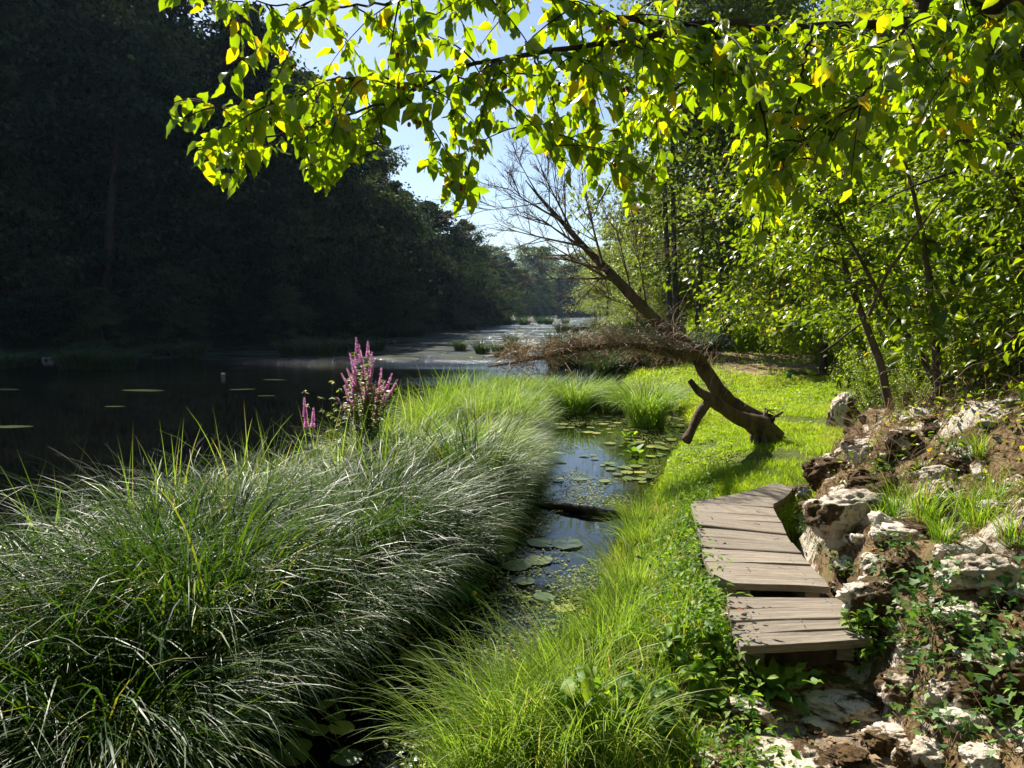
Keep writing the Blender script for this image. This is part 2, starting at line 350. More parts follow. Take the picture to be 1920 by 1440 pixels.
def watermat():
    m, n, l, p, out = newmat('river_water')
    g = n.new('ShaderNodeNewGeometry'); sx = n.new('ShaderNodeSeparateXYZ'); l.new(g.outputs['Position'], sx.inputs[0])
    def mr(src, a, b, c, d):
        q = n.new('ShaderNodeMapRange'); l.new(src, q.inputs[0])
        for k, v in enumerate((a, b, c, d)): q.inputs[k + 1].default_value = v
        return q.outputs[0]
    far = mr(sx.outputs['Y'], 18, 36, 0, 1)
    r1 = noise(n, l, 1.6, 4, .6, 'World', stretch=(.8, 1.4, 1), dist=.5); r2 = noise(n, l, 7, 3, .6, 'World', stretch=(.8, 1.3, 1))
    fast = ramp(n, l, noise(n, l, .16, 3, .5, 'World', stretch=(.5, 1.4, 1)), [(.40, (.25, .25, .25)), (.55, (1, 1, 1))])
    h = mix(n, l, .35, r1, r2)
    s = n.new('ShaderNodeMath'); s.operation = 'MULTIPLY'; l.new(far, s.inputs[0]); l.new(fast, s.inputs[1])
    s2 = n.new('ShaderNodeMath'); s2.operation = 'MULTIPLY_ADD'; l.new(s.outputs[0], s2.inputs[0]); s2.inputs[1].default_value = 1.0; s2.inputs[2].default_value = .004
    b = bump(n, l, h, 1, .28, p.inputs['Normal']); l.new(s2.outputs[0], b.inputs['Strength'])
    c = ramp(n, l, noise(n, l, .9, 4, .6, 'World'), [(.35, (.0015, .002, .002)), (.7, (.004, .004, .003))])
    fm = noise(n, l, 2.4, 7, .75, 'World', stretch=(.30, 1.6, 1), dist=.6)   # broken water over the riffles; its pale blue also paints in sky reflection
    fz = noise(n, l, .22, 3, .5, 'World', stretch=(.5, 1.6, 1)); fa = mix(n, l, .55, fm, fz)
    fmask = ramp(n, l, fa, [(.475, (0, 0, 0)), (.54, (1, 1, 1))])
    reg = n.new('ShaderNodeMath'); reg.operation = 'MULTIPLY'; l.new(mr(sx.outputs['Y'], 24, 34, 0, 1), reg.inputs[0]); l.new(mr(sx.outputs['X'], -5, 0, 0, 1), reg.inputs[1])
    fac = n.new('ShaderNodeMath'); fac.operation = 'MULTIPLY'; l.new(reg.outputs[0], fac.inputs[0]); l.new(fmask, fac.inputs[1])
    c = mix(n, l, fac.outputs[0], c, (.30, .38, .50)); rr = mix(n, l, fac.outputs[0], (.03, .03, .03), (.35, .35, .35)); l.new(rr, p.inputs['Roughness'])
    l.new(c, p.inputs['Base Color']); p.inputs['IOR'].default_value = 1.45
    p.inputs['Specular IOR Level'].default_value = .5
    return m
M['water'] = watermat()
def plain(name, c, rough=.6, spec=.4):
    m, n, l, p, out = newmat(name); f = noise(n, l, 12, 4, .6)
    l.new(ramp(n, l, f, [(.3, tuple(x * .75 for x in c)), (.7, tuple(min(1, x * 1.15) for x in c))]), p.inputs['Base Color'])
    p.inputs['Roughness'].default_value = rough; p.inputs['Specular IOR Level'].default_value = spec; return m

# ------------------------------------------------------------------ ground and water
u = np.linspace(-1, 1, 430); gx = 1.0 + np.sinh(u * 6.2) / np.sinh(6.2) * 420
v = np.linspace(0, 1, 520); gy = -25 + np.where(v < .08, v / .08 * 25, 0) + np.where(v >= .08, 25 + (np.exp((v - .08) / .92 * 4.2) - 1) / (math.exp(4.2) - 1) * 640, 0)
X, Y = np.meshgrid(gx, gy); Z = H(X, Y)
dr_, ds_ = X - xr(Y), X - xf(Y)
nz_ = fbm(xyz(X, Y, .8), 21, 3)
cls = np.zeros_like(X)
lawn_m = (dr_ > -.3) & (ds_ < .1 + .25 * nz_) & (Y > -20) & (Y < 36)
cls = np.where(lawn_m, .6, cls)
cls = np.where((dr_ > -.3) & (ds_ >= .1 + .25 * nz_) & (Y < 30), .3, cls)
dirtn = lambda x, y: ((((x - 8.8) / 3.4) ** 2 + ((y - 23.5) / 3.8) ** 2) < 1 + .8 * fbm(xyz(x, y, .5), 31, 3))
cls = np.where(lawn_m & dirtn(X, Y), .85, cls)
cls = np.where((X > 1.15) & (Y < 4.3) & (Y > -8) & (dr_ > 0), .3, cls)
pathm = (Y < 3.35 + .2 * nz_) & (X > .85 + .15 * nz_) & (X < 1.6) & (Y > -6)
cls = np.where(pathm, 1.0, cls)
g = MB(); nx, ny = len(gx), len(gy)
i = np.arange(ny - 1)[:, None] * nx; j = np.arange(nx - 1)[None]
g.add(np.stack([X, Y, Z], -1).reshape(-1, 3), np.stack([i + j, i + j + 1, i + nx + j + 1, i + nx + j], -1).reshape(-1, 4), cls.ravel())
tag(g.obj('ground', M['ground']), kind='structure')
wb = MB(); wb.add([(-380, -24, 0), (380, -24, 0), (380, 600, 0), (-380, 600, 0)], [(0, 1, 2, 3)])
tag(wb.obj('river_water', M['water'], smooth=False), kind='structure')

# ------------------------------------------------------------------ boardwalk
def zp(x, y): return (1200 + x / 3.2, 850 + y / 3.2)
def platform(name, edges, label, ztop, thick=.038, seed=0, gaps=None):
    rg = np.random.default_rng(seed); lo = [onz(*zp(*e[0]), ztop[k]) for k, e in enumerate(edges)]; ro = [onz(*zp(*e[1]), ztop[k]) for k, e in enumerate(edges)]
    c = (np.mean(lo, 0) + np.mean(ro, 0)) / 2; root = empty(name, (c[0], c[1], c[2] - .1), 0, label, 'boardwalk')
    for k in range(len(edges) - 1):
        a, b, cc, d = lo[k].copy(), ro[k].copy(), ro[k + 1].copy(), lo[k + 1].copy()
        gp = (gaps or {}).get(k, .006)
        for p_, q_, s_ in ((a, d, 1), (b, cc, 1)):
            dv = norm(q_ - p_); p_ += dv * gp; q_ -= dv * .004
        dz = rg.normal(0, .003); tilt = rg.normal(0, .003)
        n = 25; t = np.linspace(0, 1, n)[:, None]; A = a * (1 - t) + b * t; D = d * (1 - t) + cc * t
        warp = (.0022 * np.sin(t[:, 0] * rg.uniform(3, 7) + rg.uniform(0, 6)) + dz + tilt * (t[:, 0] - .5) * 2)
        cup = .0022
        ea = .003 * fbm(np.stack([t[:, 0] * 9, np.full(n, k * 3.), np.full(n, seed)], -1), 4, 3); dv = norm(D - A)
        A = A + dv * (ea[:, None] * .8); D = D - dv * np.roll(ea, 3)[:, None] * .8
        rows = []
        bev = .004
        for (w_, zz) in ((0.0, -thick), (0.0, -bev), (bev / .12, 0), (.35, -cup), (.65, -cup), (1 - bev / .12, 0), (1., -bev), (1., -thick)):
            Pp = A * (1 - w_) + D * w_; Pp[:, 2] += zz + warp; rows.append(Pp)
        x0 = rows[0][0]; ax = norm(rows[0][-1] - x0); ang = math.atan2(ax[1], ax[0]); V = np.stack(rows, 1)   # n,8,3
        m = MB(); K = 8; ii = np.arange(n - 1)[:, None] * K; jj = np.arange(K)[None]; j2 = (jj + 1) % K
        cen = V.reshape(-1, 3).mean(0); V2 = V.reshape(-1, 3) - cen; ca, sa = math.cos(-ang), math.sin(-ang)
        V2 = np.stack([V2[:, 0] * ca - V2[:, 1] * sa, V2[:, 0] * sa + V2[:, 1] * ca, V2[:, 2]], -1)
        m.add(V2, np.stack([ii + jj, ii + K + jj, ii + K + j2, ii + j2], -1).reshape(-1, 4))
        e0 = [(0, 1, 2, 3), (0, 3, 4, 7), (7, 4, 5, 6)]; m.f[4].append(np.array([tuple(q) for q in e0])); m.f[4].append(np.array([tuple(x + (n - 1) * K for x in q[::-1]) for q in e0]))
        o = m.obj('plank', M['wood'], root, smooth=False); o.location = Vector(cen) - root.location; o.rotation_euler = (0, 0, ang)
        nb = MB(); an_ = np.arange(8) * np.pi / 4
        for s_ in (.15, .17, .83, .85):
            q_ = (A * (1 - s_) + D * 0)[0] if False else (A[0] * (1 - s_) + A[-1] * s_) * (.3 if s_ in (.15, .83) else .7) + (D[0] * (1 - s_) + D[-1] * s_) * (.7 if s_ in (.15, .83) else .3)
            q_ = q_ + np.array([rg.normal(0, .004), rg.normal(0, .004), .0035]) - cen; q_ = np.array([q_[0] * ca - q_[1] * sa, q_[0] * sa + q_[1] * ca, q_[2]])
            nb.add(np.vstack([q_, q_ + np.stack([np.cos(an_) * .0045, np.sin(an_) * .0045, an_ * 0 - .001], -1)]), [(0, 1 + k_, 1 + (k_ + 1) % 8) for k_ in range(8)])
        nb.obj('nail_heads', M['darkbark'], o)
    for s in (.16, .84):                # stringers under the planks
        m = MB(); PP = [lo[k] * (1 - s) + ro[k] * s for k in range(len(lo))]; PP[0] = PP[0] * .25 + PP[1] * .75 if len(lo) < 6 else PP[0] * .8 + PP[1] * .2; nq = len(PP); V = []
        for k, P in enumerate(PP):
            dv = norm(PP[min(k + 1, nq - 1)] - PP[max(k - 1, 0)]); sd2 = np.array([-dv[1], dv[0], 0]) * .04
            for q in ((-1, -thick - .004), (1, -thick - .004), (1, -thick - .11), (-1, -thick - .11)): V.append(P + sd2 * q[0] + np.array([0, 0, q[1]]))
        m.add(np.array(V) - np.array(root.location), [(0, 1, 2, 3), tuple(4 * nq - 1 - x for x in range(4))] + [(4 * k + a_, 4 * k + 4 + a_, 4 * k + 4 + (a_ + 1) % 4, 4 * k + (a_ + 1) % 4) for k in range(nq - 1) for a_ in range(4)])
        m.obj('beam', M['wood'], root, smooth=False)
    return root, lo, ro
E_far = [((560, 792), (1140, 803)), ((440, 735), (1105, 752)), ((395, 648), (1025, 670)), ((378, 597), (1000, 640)), ((372, 555), (968, 602)), ((365, 490), (915, 540)),
         ((340, 438), (880, 485)), ((328, 388), (850, 415)), ((315, 345), (825, 380)), ((305, 285), (800, 330)), ((420, 268), (800, 300)), ((600, 240), (860, 268)), ((700, 210), (900, 232)), ((810, 178), (925, 190))]
E_near = [((605, 1168), (1400, 1108)), ((560, 1083), (1350, 1045)), ((548, 1003), (1310, 992)), ((530, 930), (1265, 920)), ((520, 855), (1230, 860))]
_, loF, roF = platform('boardwalk', E_far, 'long weathered plank walkway curving toward the lawn beside mossy rocks', np.interp(np.arange(14), [0, 9, 13], [.45, .45, .42]), seed=3, gaps={6: .022, 2: .012, 0: .006})
_, loN, roN = platform('boardwalk', E_near, 'short four-plank wooden step in front of the longer plank walkway', [.465, .462, .458, .455, .45], seed=5)
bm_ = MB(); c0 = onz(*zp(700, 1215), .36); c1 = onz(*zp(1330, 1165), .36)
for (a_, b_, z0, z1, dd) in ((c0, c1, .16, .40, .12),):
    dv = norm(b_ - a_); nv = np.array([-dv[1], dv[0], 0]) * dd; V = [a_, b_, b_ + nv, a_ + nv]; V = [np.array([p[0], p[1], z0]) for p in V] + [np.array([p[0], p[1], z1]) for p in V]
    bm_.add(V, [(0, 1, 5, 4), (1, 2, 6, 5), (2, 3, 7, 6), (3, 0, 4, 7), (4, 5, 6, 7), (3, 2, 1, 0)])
tag(bm_.obj('support_timber', M['darkbark'], smooth=False), 'square timber coloured dark for the shade under the front edge of the short plank step', 'timber')  # bark-dark colour stands in for the shade under the step
poly_b = [np.array([p[:2] for p in loF] + [p[:2] for p in roF[::-1]]), np.array([p[:2] for p in loN] + [p[:2] for p in roN[::-1]])]
def inpoly(x, y, pl):
    r = np.zeros(np.shape(x), bool); n = len(pl)
    for a in range(n):
        x0, y0 = pl[a]; x1, y1 = pl[(a + 1) % n]
        c = ((y0 > y) != (y1 > y)) & (x < (x1 - x0) * (y - y0) / (y1 - y0 + 1e-12) + x0); r ^= c
    return r
def onboard(x, y): return inpoly(x, y, poly_b[0]) | inpoly(x, y, poly_b[1])

# ------------------------------------------------------------------ rocks
def ico(sub):
    import bmesh
    b = bmesh.new(); bmesh.ops.create_icosphere(b, subdivisions=sub, radius=1); v = np.array([x.co[:] for x in b.verts]); f = np.array([[q.index for q in x.verts] for x in b.faces]); b.free(); return v, f
IC = {k: ico(k) for k in (2, 4, 5)}
def rock(c, size, seed, label, group='pale limestone rocks on the bank', sub=5, name='rock', rz=0, amp=.3, lift=.15):
    v, f = IC[sub]; rg = np.random.default_rng(seed); off = rg.uniform(-50, 50, 3)
    d = amp * fbm(v * 1.1 + off, seed, 2) + .34 * (1 - np.abs(fbm(v * 2.3 + off, seed + 5, 3))) - .16 + .09 * (1 - np.abs(fbm(v * 6 + off, seed + 7, 3))) + .05 * fbm(v * 13 + off, seed + 9, 2)
    P = v * (.85 + d)[:, None]
    P[:, 2] = np.where(P[:, 2] > .55, .55 + (P[:, 2] - .55) * .45, P[:, 2])     # flat-topped ledges
    P = P * np.array(size); ca, sa = math.cos(rz), math.sin(rz)
    P = np.stack([P[:, 0] * ca - P[:, 1] * sa, P[:, 0] * sa + P[:, 1] * ca, P[:, 2]], -1)
    m = MB(); m.add(P, f); o = m.obj(name, M['rock']); o.location = (c[0], c[1], c[2] + size[2] * lift)
    return tag(o, label, 'rock', group)
RK = [  # px, py (centre of base), width px, height px, label
    (1582, 850, 62, 150, 'tall bright white limestone boulder at the edge of the lawn'),
    (1555, 905, 105, 66, 'layered limestone boulder capped with dark moss at the far end of the planks'),
    (1520, 950, 66, 60, 'small moss-darkened rock touching the far end of the planks'),
    (1622, 868, 80, 62, 'blotchy pale rock just above the layered boulder'),
    (1690, 850, 60, 60, 'upright pale stone among brown moss near the sapling roots'),
    (1598, 1000, 170, 110, 'large rounded limestone outcrop with brown moss hollow beside the planks'),
    (1505, 985, 56, 50, 'dark mossy rock wedged against the plank walkway'),
    (1672, 950, 80, 46, 'white stone behind the large mossy outcrop'),
    (1625, 930, 70, 46, 'speckled pale stone between layered boulder and outcrop'),
    (1712, 1003, 130, 34, 'long flat pale slab on the slope above the outcrop'),
    (1745, 950, 60, 34, 'small pale slab peeping out of the slope grass'),
    (1652, 1152, 145, 84, 'bright white boulder next to the short plank step'),
    (1700, 1082, 80, 46, 'angular white stone above the bright boulder'),
    (1640, 1066, 50, 34, 'small white stone under the mossy outcrop'),
    (1840, 1105, 170, 90, 'broad grey limestone block with a dark mossy underside at right'),
    (1800, 1180, 90, 56, 'white stone below the broad grey block'),
    (1780, 1050, 60, 40, 'pointed pale stone beside the broad grey block'),
    (1915, 1140, 60, 60, 'pinkish stone at the right end of the grey block'),
    (1815, 1255, 80, 44, 'mossy pale stone among ivy under the grey block'),
    (1885, 1330, 190, 150, 'big boulder covered in dark moss and ivy at lower right'),
    (1715, 1235, 70, 46, 'pale rock half covered by ivy right of the step'),
    (1690, 1305, 90, 70, 'white-topped rock beside the trodden path'),
    (1790, 1330, 90, 70, 'pale rock against the big mossy boulder'),
    (1665, 1405, 120, 56, 'dark peaty rock at the lower end of the path'),
    (1745, 1440, 130, 70, 'pale ivy-framed rock at the bottom edge'),
    (1480, 1440, 190, 46, 'broad pale flat rock in the path at the bottom'),
    (1525, 1372, 70, 26, 'small flat stone set in the path'),
    (1400, 1355, 90, 60, 'ochre and white rock at the foot of the weeds left of the path'),
    (1590, 1425, 80, 26, 'flat grey stone on the right of the path'),
    (1580, 1330, 150, 34, 'smooth grey slab crossing the path below the step'),
    (1350, 1440, 90, 30, 'small pale stone under the weeds at the bottom'),
    (1655, 1010, 40, 26, 'little white stone on the brown moss of the outcrop'),
    (1870, 960, 70, 30, 'small pale stone high on the grassy slope'),
    (1820, 890, 40, 26, 'tiny white stone in the dry litter of the slope'),
    (1760, 905, 60, 40, 'ochre stone beneath the crossing dead twigs'),
    (1905, 1225, 60, 40, 'dark stone in the shadow below the grey block'),
    (1620, 1250, 50, 44, 'shadowed stone beside the leafy plant under the step'),
    (1850, 1440, 90, 50, 'reddish brown stone at the lower right edge'),
]
for k, (px, py, ww, hh, lb) in enumerate(RK):
    c = ground(px, py - hh * .28); D = c[1] * cp
    s = ww / F * D / 2 / .98; hz = max(hh / F * D / 2, .02) * 1.15
    rock(c, (s, s * np.random.default_rng(k).uniform(.75, 1.0) if ww < 160 or py > 1400 else s * .7, hz), 100 + k, lb, rz=np.random.default_rng(k).uniform(-.3, .3), lift=-.02 if hh > 60 else .05)
sr = np.random.default_rng(44); small = []
for k in range(150):
    yy_ = sr.uniform(2.5, 9.0); xx_ = float(xf(yy_)) + .08 + 1.2 * sr.random() ** 1.3; s = sr.uniform(.022, .07) * (1.5 if sr.random() < .2 else 1); zz_ = float(H(xx_, yy_)) - s * .15
    lb = 'small pale limestone lump in the slope moss, ' + ('beside the short plank step' if yy_ < 4 else 'beside the long plank walkway' if yy_ < 6.2 else 'beyond the planks near the lawn edge')
    if k < 7: small.append(rock((xx_, yy_, zz_), (s, s * .75, s * .6), 900 + k, lb, 'small limestone lumps in the slope moss', 4, rz=sr.uniform(0, 6)))
    else:
        o = small[k % 7].copy(); COL.objects.link(o); o.location = (xx_, yy_, zz_); o.rotation_euler = (sr.normal(0, .4), sr.normal(0, .4), sr.uniform(0, 6)); q_ = sr.uniform(.7, 1.6); o.scale = (q_, q_, q_); o['label'] = lb
c = onz(420, 702, 0); rock(c, (.09, .07, .06), 7, 'small white stone breaking the dark river surface', None, 2)
for k, (px, py, s) in enumerate([(742, 640, .35), (765, 637, .25), (610, 655, .3), (30, 668, .5), (90, 672, .4), (150, 660, .35), (330, 660, .35), (895, 632, .4), (935, 636, .35), (970, 632, .3)]):
    c = onz(px, py, 0); rock((c[0], c[1], -.02), (s * .8, s * .6, s * .2), 300 + k, 'low grey river rock lying in the shallows under the wooded hillside', 'river rocks in the shallows', 2)

# ------------------------------------------------------------------ tree generators
def tree_mesh(seed, height, trunk_h, cw, nl, nleaf, lsize, droop=.0, shape='round', tr=.16, spread=.5, stems=1, sprig=5, base_open=.15, LS=LQ):
    rg = np.random.default_rng(seed); tb, lf = MB(), MB(); pts = []
    for sI in range(stems):
        ba = rg.uniform(0, 6.28); bo = np.array([math.cos(ba), math.sin(ba), 0]) * (.35 * (stems > 1)); lean = np.array([rg.normal(0, .06), rg.normal(0, .06), 1]) + bo * .35
        t = np.linspace(0, 1, 9); P = bo + lean * (t[:, None] * height * .92) + np.stack([np.sin(t * 5 + seed) * .12, np.cos(t * 4 + sI) * .12, 0 * t], -1) * height * .08 * t[:, None]
        P[0, 2] = -.4; tube(tb, P, np.array([tr, tr * .75, tr * .4, tr * .12]) / math.sqrt(stems), 8, .5, .15, seed)
        for k in range(nl // stems):
            h = lerp(base_open, .97, ((k + rg.random()) / (nl // stems)) ** .85); p0 = np.array([np.interp(h, t, P[:, a]) for a in range(3)])
            if shape == 'round': prof = math.sin(math.pi * min(max((h - base_open) / (1 - base_open) * .86 + .14, 0), 1)) ** .7
            elif shape == 'cone': prof = (1 - h) ** .75 * 1.15 + .08
            else: prof = (1 - ((h - .45) / .62) ** 2)
            L = cw * max(prof, .12) * rg.uniform(.65, 1.1); az = rg.uniform(0, 6.28); el = rg.uniform(.15, .7) - droop * .5
            d = np.array([math.cos(az) * math.cos(el), math.sin(az) * math.cos(el), math.sin(el)]); s = np.linspace(0, 1, 6)
            Q = p0 + d * (L * s[:, None]); Q[:, 2] -= (droop + .12) * L * s ** 2
            tube(tb, Q, [tr * .22, tr * .03], 4, .5)
            for q in range(sprig):
                a = rg.uniform(.25, 1); c0 = np.array([np.interp(a, s, Q[:, x]) for x in range(3)])
                pts.append((c0, rg.normal(size=3) * np.array([1, 1, .45]) * L * .16 + d * L * .1, L))
    k = len(pts); per = max(1, nleaf // k)
    C = np.array([p[0] for p in pts]); Dv = np.array([p[1] for p in pts]); Ls = np.array([p[2] for p in pts])
    C = np.repeat(C, per, 0); Dv = np.repeat(Dv, per, 0); Ls = np.repeat(Ls, per)
    a = rg.random(len(C)) ** .8; cr = np.repeat(rg.random(k), per)
    P = C + Dv * (a * 2.0)[:, None] + rg.normal(size=(len(C), 3)) * (np.array([1, 1, .5]) * spread * .17) * (Ls ** .6)[:, None]
    P[:, 2] -= droop * a ** 2 * .5
    d = norm(norm(Dv) * .8 + rg.normal(size=P.shape) * .55 + np.array([0, 0, -.35 - droop])); n = norm(rg.normal(size=P.shape) * .55 + np.array([0, 0, 1.0]))
    scatter(lf, LS[0], LS[1], frames(d, n), P, lsize * rg.uniform(.6, 1.3, len(P)), np.clip(cr * .5 + rg.random(len(P)) * .5, 0, 1))
    return tb, lf
def tree_proto(name, label, cat, group, barkm, leafm, **kw):
    tb, lf = tree_mesh(**kw); root = empty(name, (0, 0, 0), 0, label, cat, group)
    tb.obj('trunk', barkm, root); lf.obj('crown', leafm, root); return root
used = set()
def put(protos, k, loc, rz, sc, label, group=None):
    p = protos[k % len(protos)]
    if p.name not in used:
        used.add(p.name); place(p, loc, rz, sc)
        if label: p['label'] = label
        if group: p['group'] = group
        return p
    return dup(p, loc, rz, sc, label, group)

# wooded hillside beyond the river, in shade
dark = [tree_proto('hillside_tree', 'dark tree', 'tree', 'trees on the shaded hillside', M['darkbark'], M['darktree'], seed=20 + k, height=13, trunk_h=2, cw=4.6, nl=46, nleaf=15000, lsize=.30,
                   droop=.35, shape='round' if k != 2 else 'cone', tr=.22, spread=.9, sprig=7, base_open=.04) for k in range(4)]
seg = np.diff(LB, axis=0); sl = np.hypot(seg[:, 0], seg[:, 1]); cum = np.concatenate([[0], np.cumsum(sl)])
def lbpt(s, d):
    k = min(np.searchsorted(cum, s, side='right') - 1, len(seg) - 1); t = (s - cum[k]) / sl[k]; p = LB[k] + seg[k] * t; nrm = np.array([-seg[k][1], seg[k][0]]) / sl[k]
    return p + nrm * d
rw = ['by the water', 'in the second row up', 'in the third row up', 'in the fourth row up', 'near the ridge', 'on the ridge']
kk = 0; tr_rg = np.random.default_rng(11)
for row, d in enumerate((3.5, 8.5, 14, 20, 27, 36)):
    s = 86.0 + row * 2; idx = 0; hits = []
    while s < (480 if row < 4 else 240):
        step = 5.2 if s < 150 else 7.5 + (s - 150) * .05
        p = lbpt(s + tr_rg.uniform(-1.2, 1.2), d + tr_rg.uniform(-1.5, 1.5)); z = float(H(p[0], p[1])); qx, qy, fw = proj(np.array([p[0], p[1], z + 6]))
        s += step
        if qx < -420 or qx > 1180 or (row > 3 and s > 190): continue
        hits.append((p, z, s))
    for idx, (p, z, s_) in enumerate(hits):
        sc = tr_rg.uniform(.8, 1.22) * (1.15 if s_ < 170 else .95)
        n_ = idx + 1; suf = 'th' if 10 <= n_ % 100 <= 20 else {1: 'st', 2: 'nd', 3: 'rd'}.get(n_ % 10, 'th')
        put(dark, int(tr_rg.integers(0, 4)), (p[0], p[1], z), tr_rg.uniform(0, 6.28), (sc, sc, sc * tr_rg.uniform(.92, 1.15)),
            f'dark hillside tree, {n_}{suf} from the left {rw[row]}'); kk += 1
print('hillside trees', kk)
kk = 0
for s in np.arange(88, 420, 3.4):
    p = lbpt(s + tr_rg.uniform(-1, 1), tr_rg.uniform(.4, 1.6)); z = float(H(p[0], p[1])); qx, qy, fw = proj(np.array([p[0], p[1], z + 1]))
    if qx < -300 or qx > 1150: continue
    kk += 1; sc = tr_rg.uniform(.28, .42)
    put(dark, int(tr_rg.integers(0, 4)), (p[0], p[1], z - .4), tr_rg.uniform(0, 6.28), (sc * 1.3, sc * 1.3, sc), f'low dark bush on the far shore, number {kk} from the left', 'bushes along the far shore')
# two taller trees breaking the skyline
for px, py, Yd, lb in ((540, 95, 60, 'tall sunlit-rimmed tree rising above the dark hillside against the sky'),):
    p = at(px, py, Yd); z = float(H(p[0], p[1])); sc = (p[2] - z) / 13
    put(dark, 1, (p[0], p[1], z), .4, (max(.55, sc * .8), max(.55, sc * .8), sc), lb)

# far sunlit wood closing the river bend
far = [tree_proto('distant_tree', 'distant tree', 'tree', 'hazy trees where the river bends', M['bark'], M['fartree'], seed=40 + k, height=14, trunk_h=2, cw=5.5, nl=30, nleaf=5000, lsize=.55, droop=.1, tr=.25, spread=1.0, sprig=6, base_open=.05) for k in range(2)]
fr = np.random.default_rng(5)
for k in range(46):
    px = fr.uniform(850, 1230); Yd = fr.uniform(260, 420); x = (px - 960) / F * Yd * 1.0; z = float(H(x, Yd))
    if z < .1: z = 0.1
    put(far, k, (x, Yd, z - .3), fr.uniform(0, 6.28), fr.uniform(.9, 1.5) * Yd / 300, 'hazy distant tree on the wooded slope where the river bends away')

# sunlit trees on the right bank
pale = [tree_proto('riverside_tree', 'pale tree', 'tree', 'sunlit trees along the right bank', M['bark'], M['willow'], seed=60 + k, height=12, trunk_h=2, cw=3.6, nl=44, nleaf=20000, lsize=.15, droop=.15,
                   shape='oval', tr=.15, spread=.95, sprig=8, base_open=.14, stems=(1, 3, 1)[k]) for k in range(3)]
PT = [(1283, 632, 28, 1, 1.4, 'pale leafy tree with three dark trunks behind the leaning dead tree'),
      (1362, 632, 27, 0, 1.3, 'slim pale tree with a single light trunk at the far end of the lawn'),
      (1190, 640, 36, 2, .62, 'pale willow-like tree left of the three-trunked tree, by the river'),
      (1135, 625, 55, 0, .62, 'pale tree overhanging the river at the far bend, left edge of the sunlit wood'),
      (1165, 625, 62, 2, .8, 'tall pale tree a little behind the river edge'),
      (1120, 615, 85, 1, .8, 'distant pale tree where river and sunlit wood meet'),
      (1235, 640, 40, 0, .75, 'feathery pale tree just left of the trunk cluster'),
      (1330, 640, 36, 2, .75, 'pale tree between the trunk cluster and the slim single trunk'),
      (1430, 640, 34, 0, 1.5, 'bushy pale tree right of the slim single trunk'),
      (1500, 640, 33, 2, 1.4, 'bushy green tree at the back right corner of the lawn'),
      (1262, 625, 56, 2, 1.0, 'tall backdrop tree behind the trunk cluster'),
      (1400, 625, 50, 0, 1.6, 'tall backdrop tree behind the lawn'),
      (1520, 625, 48, 2, 1.7, 'tall backdrop tree above the lawn corner'),
      (1600, 625, 44, 0, 1.7, 'tall backdrop tree behind the saplings')]
for k, (px, py, Yd, v_, sc, lb) in enumerate(PT):
    x = (px - 960) / F * Yd; z = float(H(x, Yd)); put(pale, v_, (x, Yd, z), k * 1.3, sc, lb)
bq = np.random.default_rng(66)
for k in range(26):
    y_ = bq.uniform(37, 52); x_ = float(xr(y_)) + 1.5 + 17 * (k + bq.random()) / 26; sc = bq.uniform(.28, .45)
    put(pale, (0, 2)[k % 2], (x_, y_, float(H(x_, y_)) - .7), bq.uniform(0, 6), (sc * 1.4, sc * 1.4, sc), f'rounded pale bush behind the clearing, number {k + 1} from the left', 'bushes behind the clearing')
green = [tree_proto('woodland_tree', 'green tree', 'tree', 'green trees rising behind the rocky slope', M['bark'], M['hazel'], seed=80 + k, height=9, trunk_h=1, cw=3.0, nl=50, nleaf=17000, lsize=.13, droop=.1,
                    shape='oval', tr=.11, spread=.9, sprig=8, base_open=.05, stems=(1, 2)[k]) for k in range(2)]
GT = [(1545, 20, 0, 1.0, 'leafy green tree at the corner where lawn meets slope'), (1640, 16, 1, .95, 'leafy tree behind the first leaning sapling'), (1740, 13.5, 0, .9, 'dense leafy tree above the rocky slope'),
      (1850, 12, 1, .9, 'dense green tree behind the second leaning sapling'), (1700, 19, 0, 1.25, 'tall green tree behind the slope thicket'), (1830, 17, 1, 1.3, 'tall dense tree at upper right'),
      (1960, 10.5, 0, .95, 'leafy tree cut by the right edge of the view'), (1470, 26, 1, .9, 'rounded green tree behind the lawn, right of the nettles'), (1600, 27, 0, 1.3, 'broad green tree behind the corner tree'), (2050, 14, 1, 1.2, 'tall tree beyond the right edge of the slope')]
for k, (px, Yd, v_, sc, lb) in enumerate(GT):
    x = (px - 960) / F * Yd; put(green, v_, (x, Yd, float(H(x, Yd))), k * 2.1, sc, lb)

for k, (x, y_, sc) in enumerate([(-6.5, -8, 1.5), (-2.5, -8.5, 1.6), (1.5, -8, 1.5), (5, -7, 1.5), (8.5, -5, 1.5), (-4.5, -12, 1.9), (0, -12.5, 1.9), (4.5, -12, 2.0), (9, -10, 1.8), (9.5, 0, 1.2)]):  # unseen trees added behind the camera to cut skylight on near faces
    put(green, k, (x, y_, max(float(H(x, y_)), .1)), k * 1.9, sc, 'leafy woodland tree added unseen behind the viewpoint to block skylight')
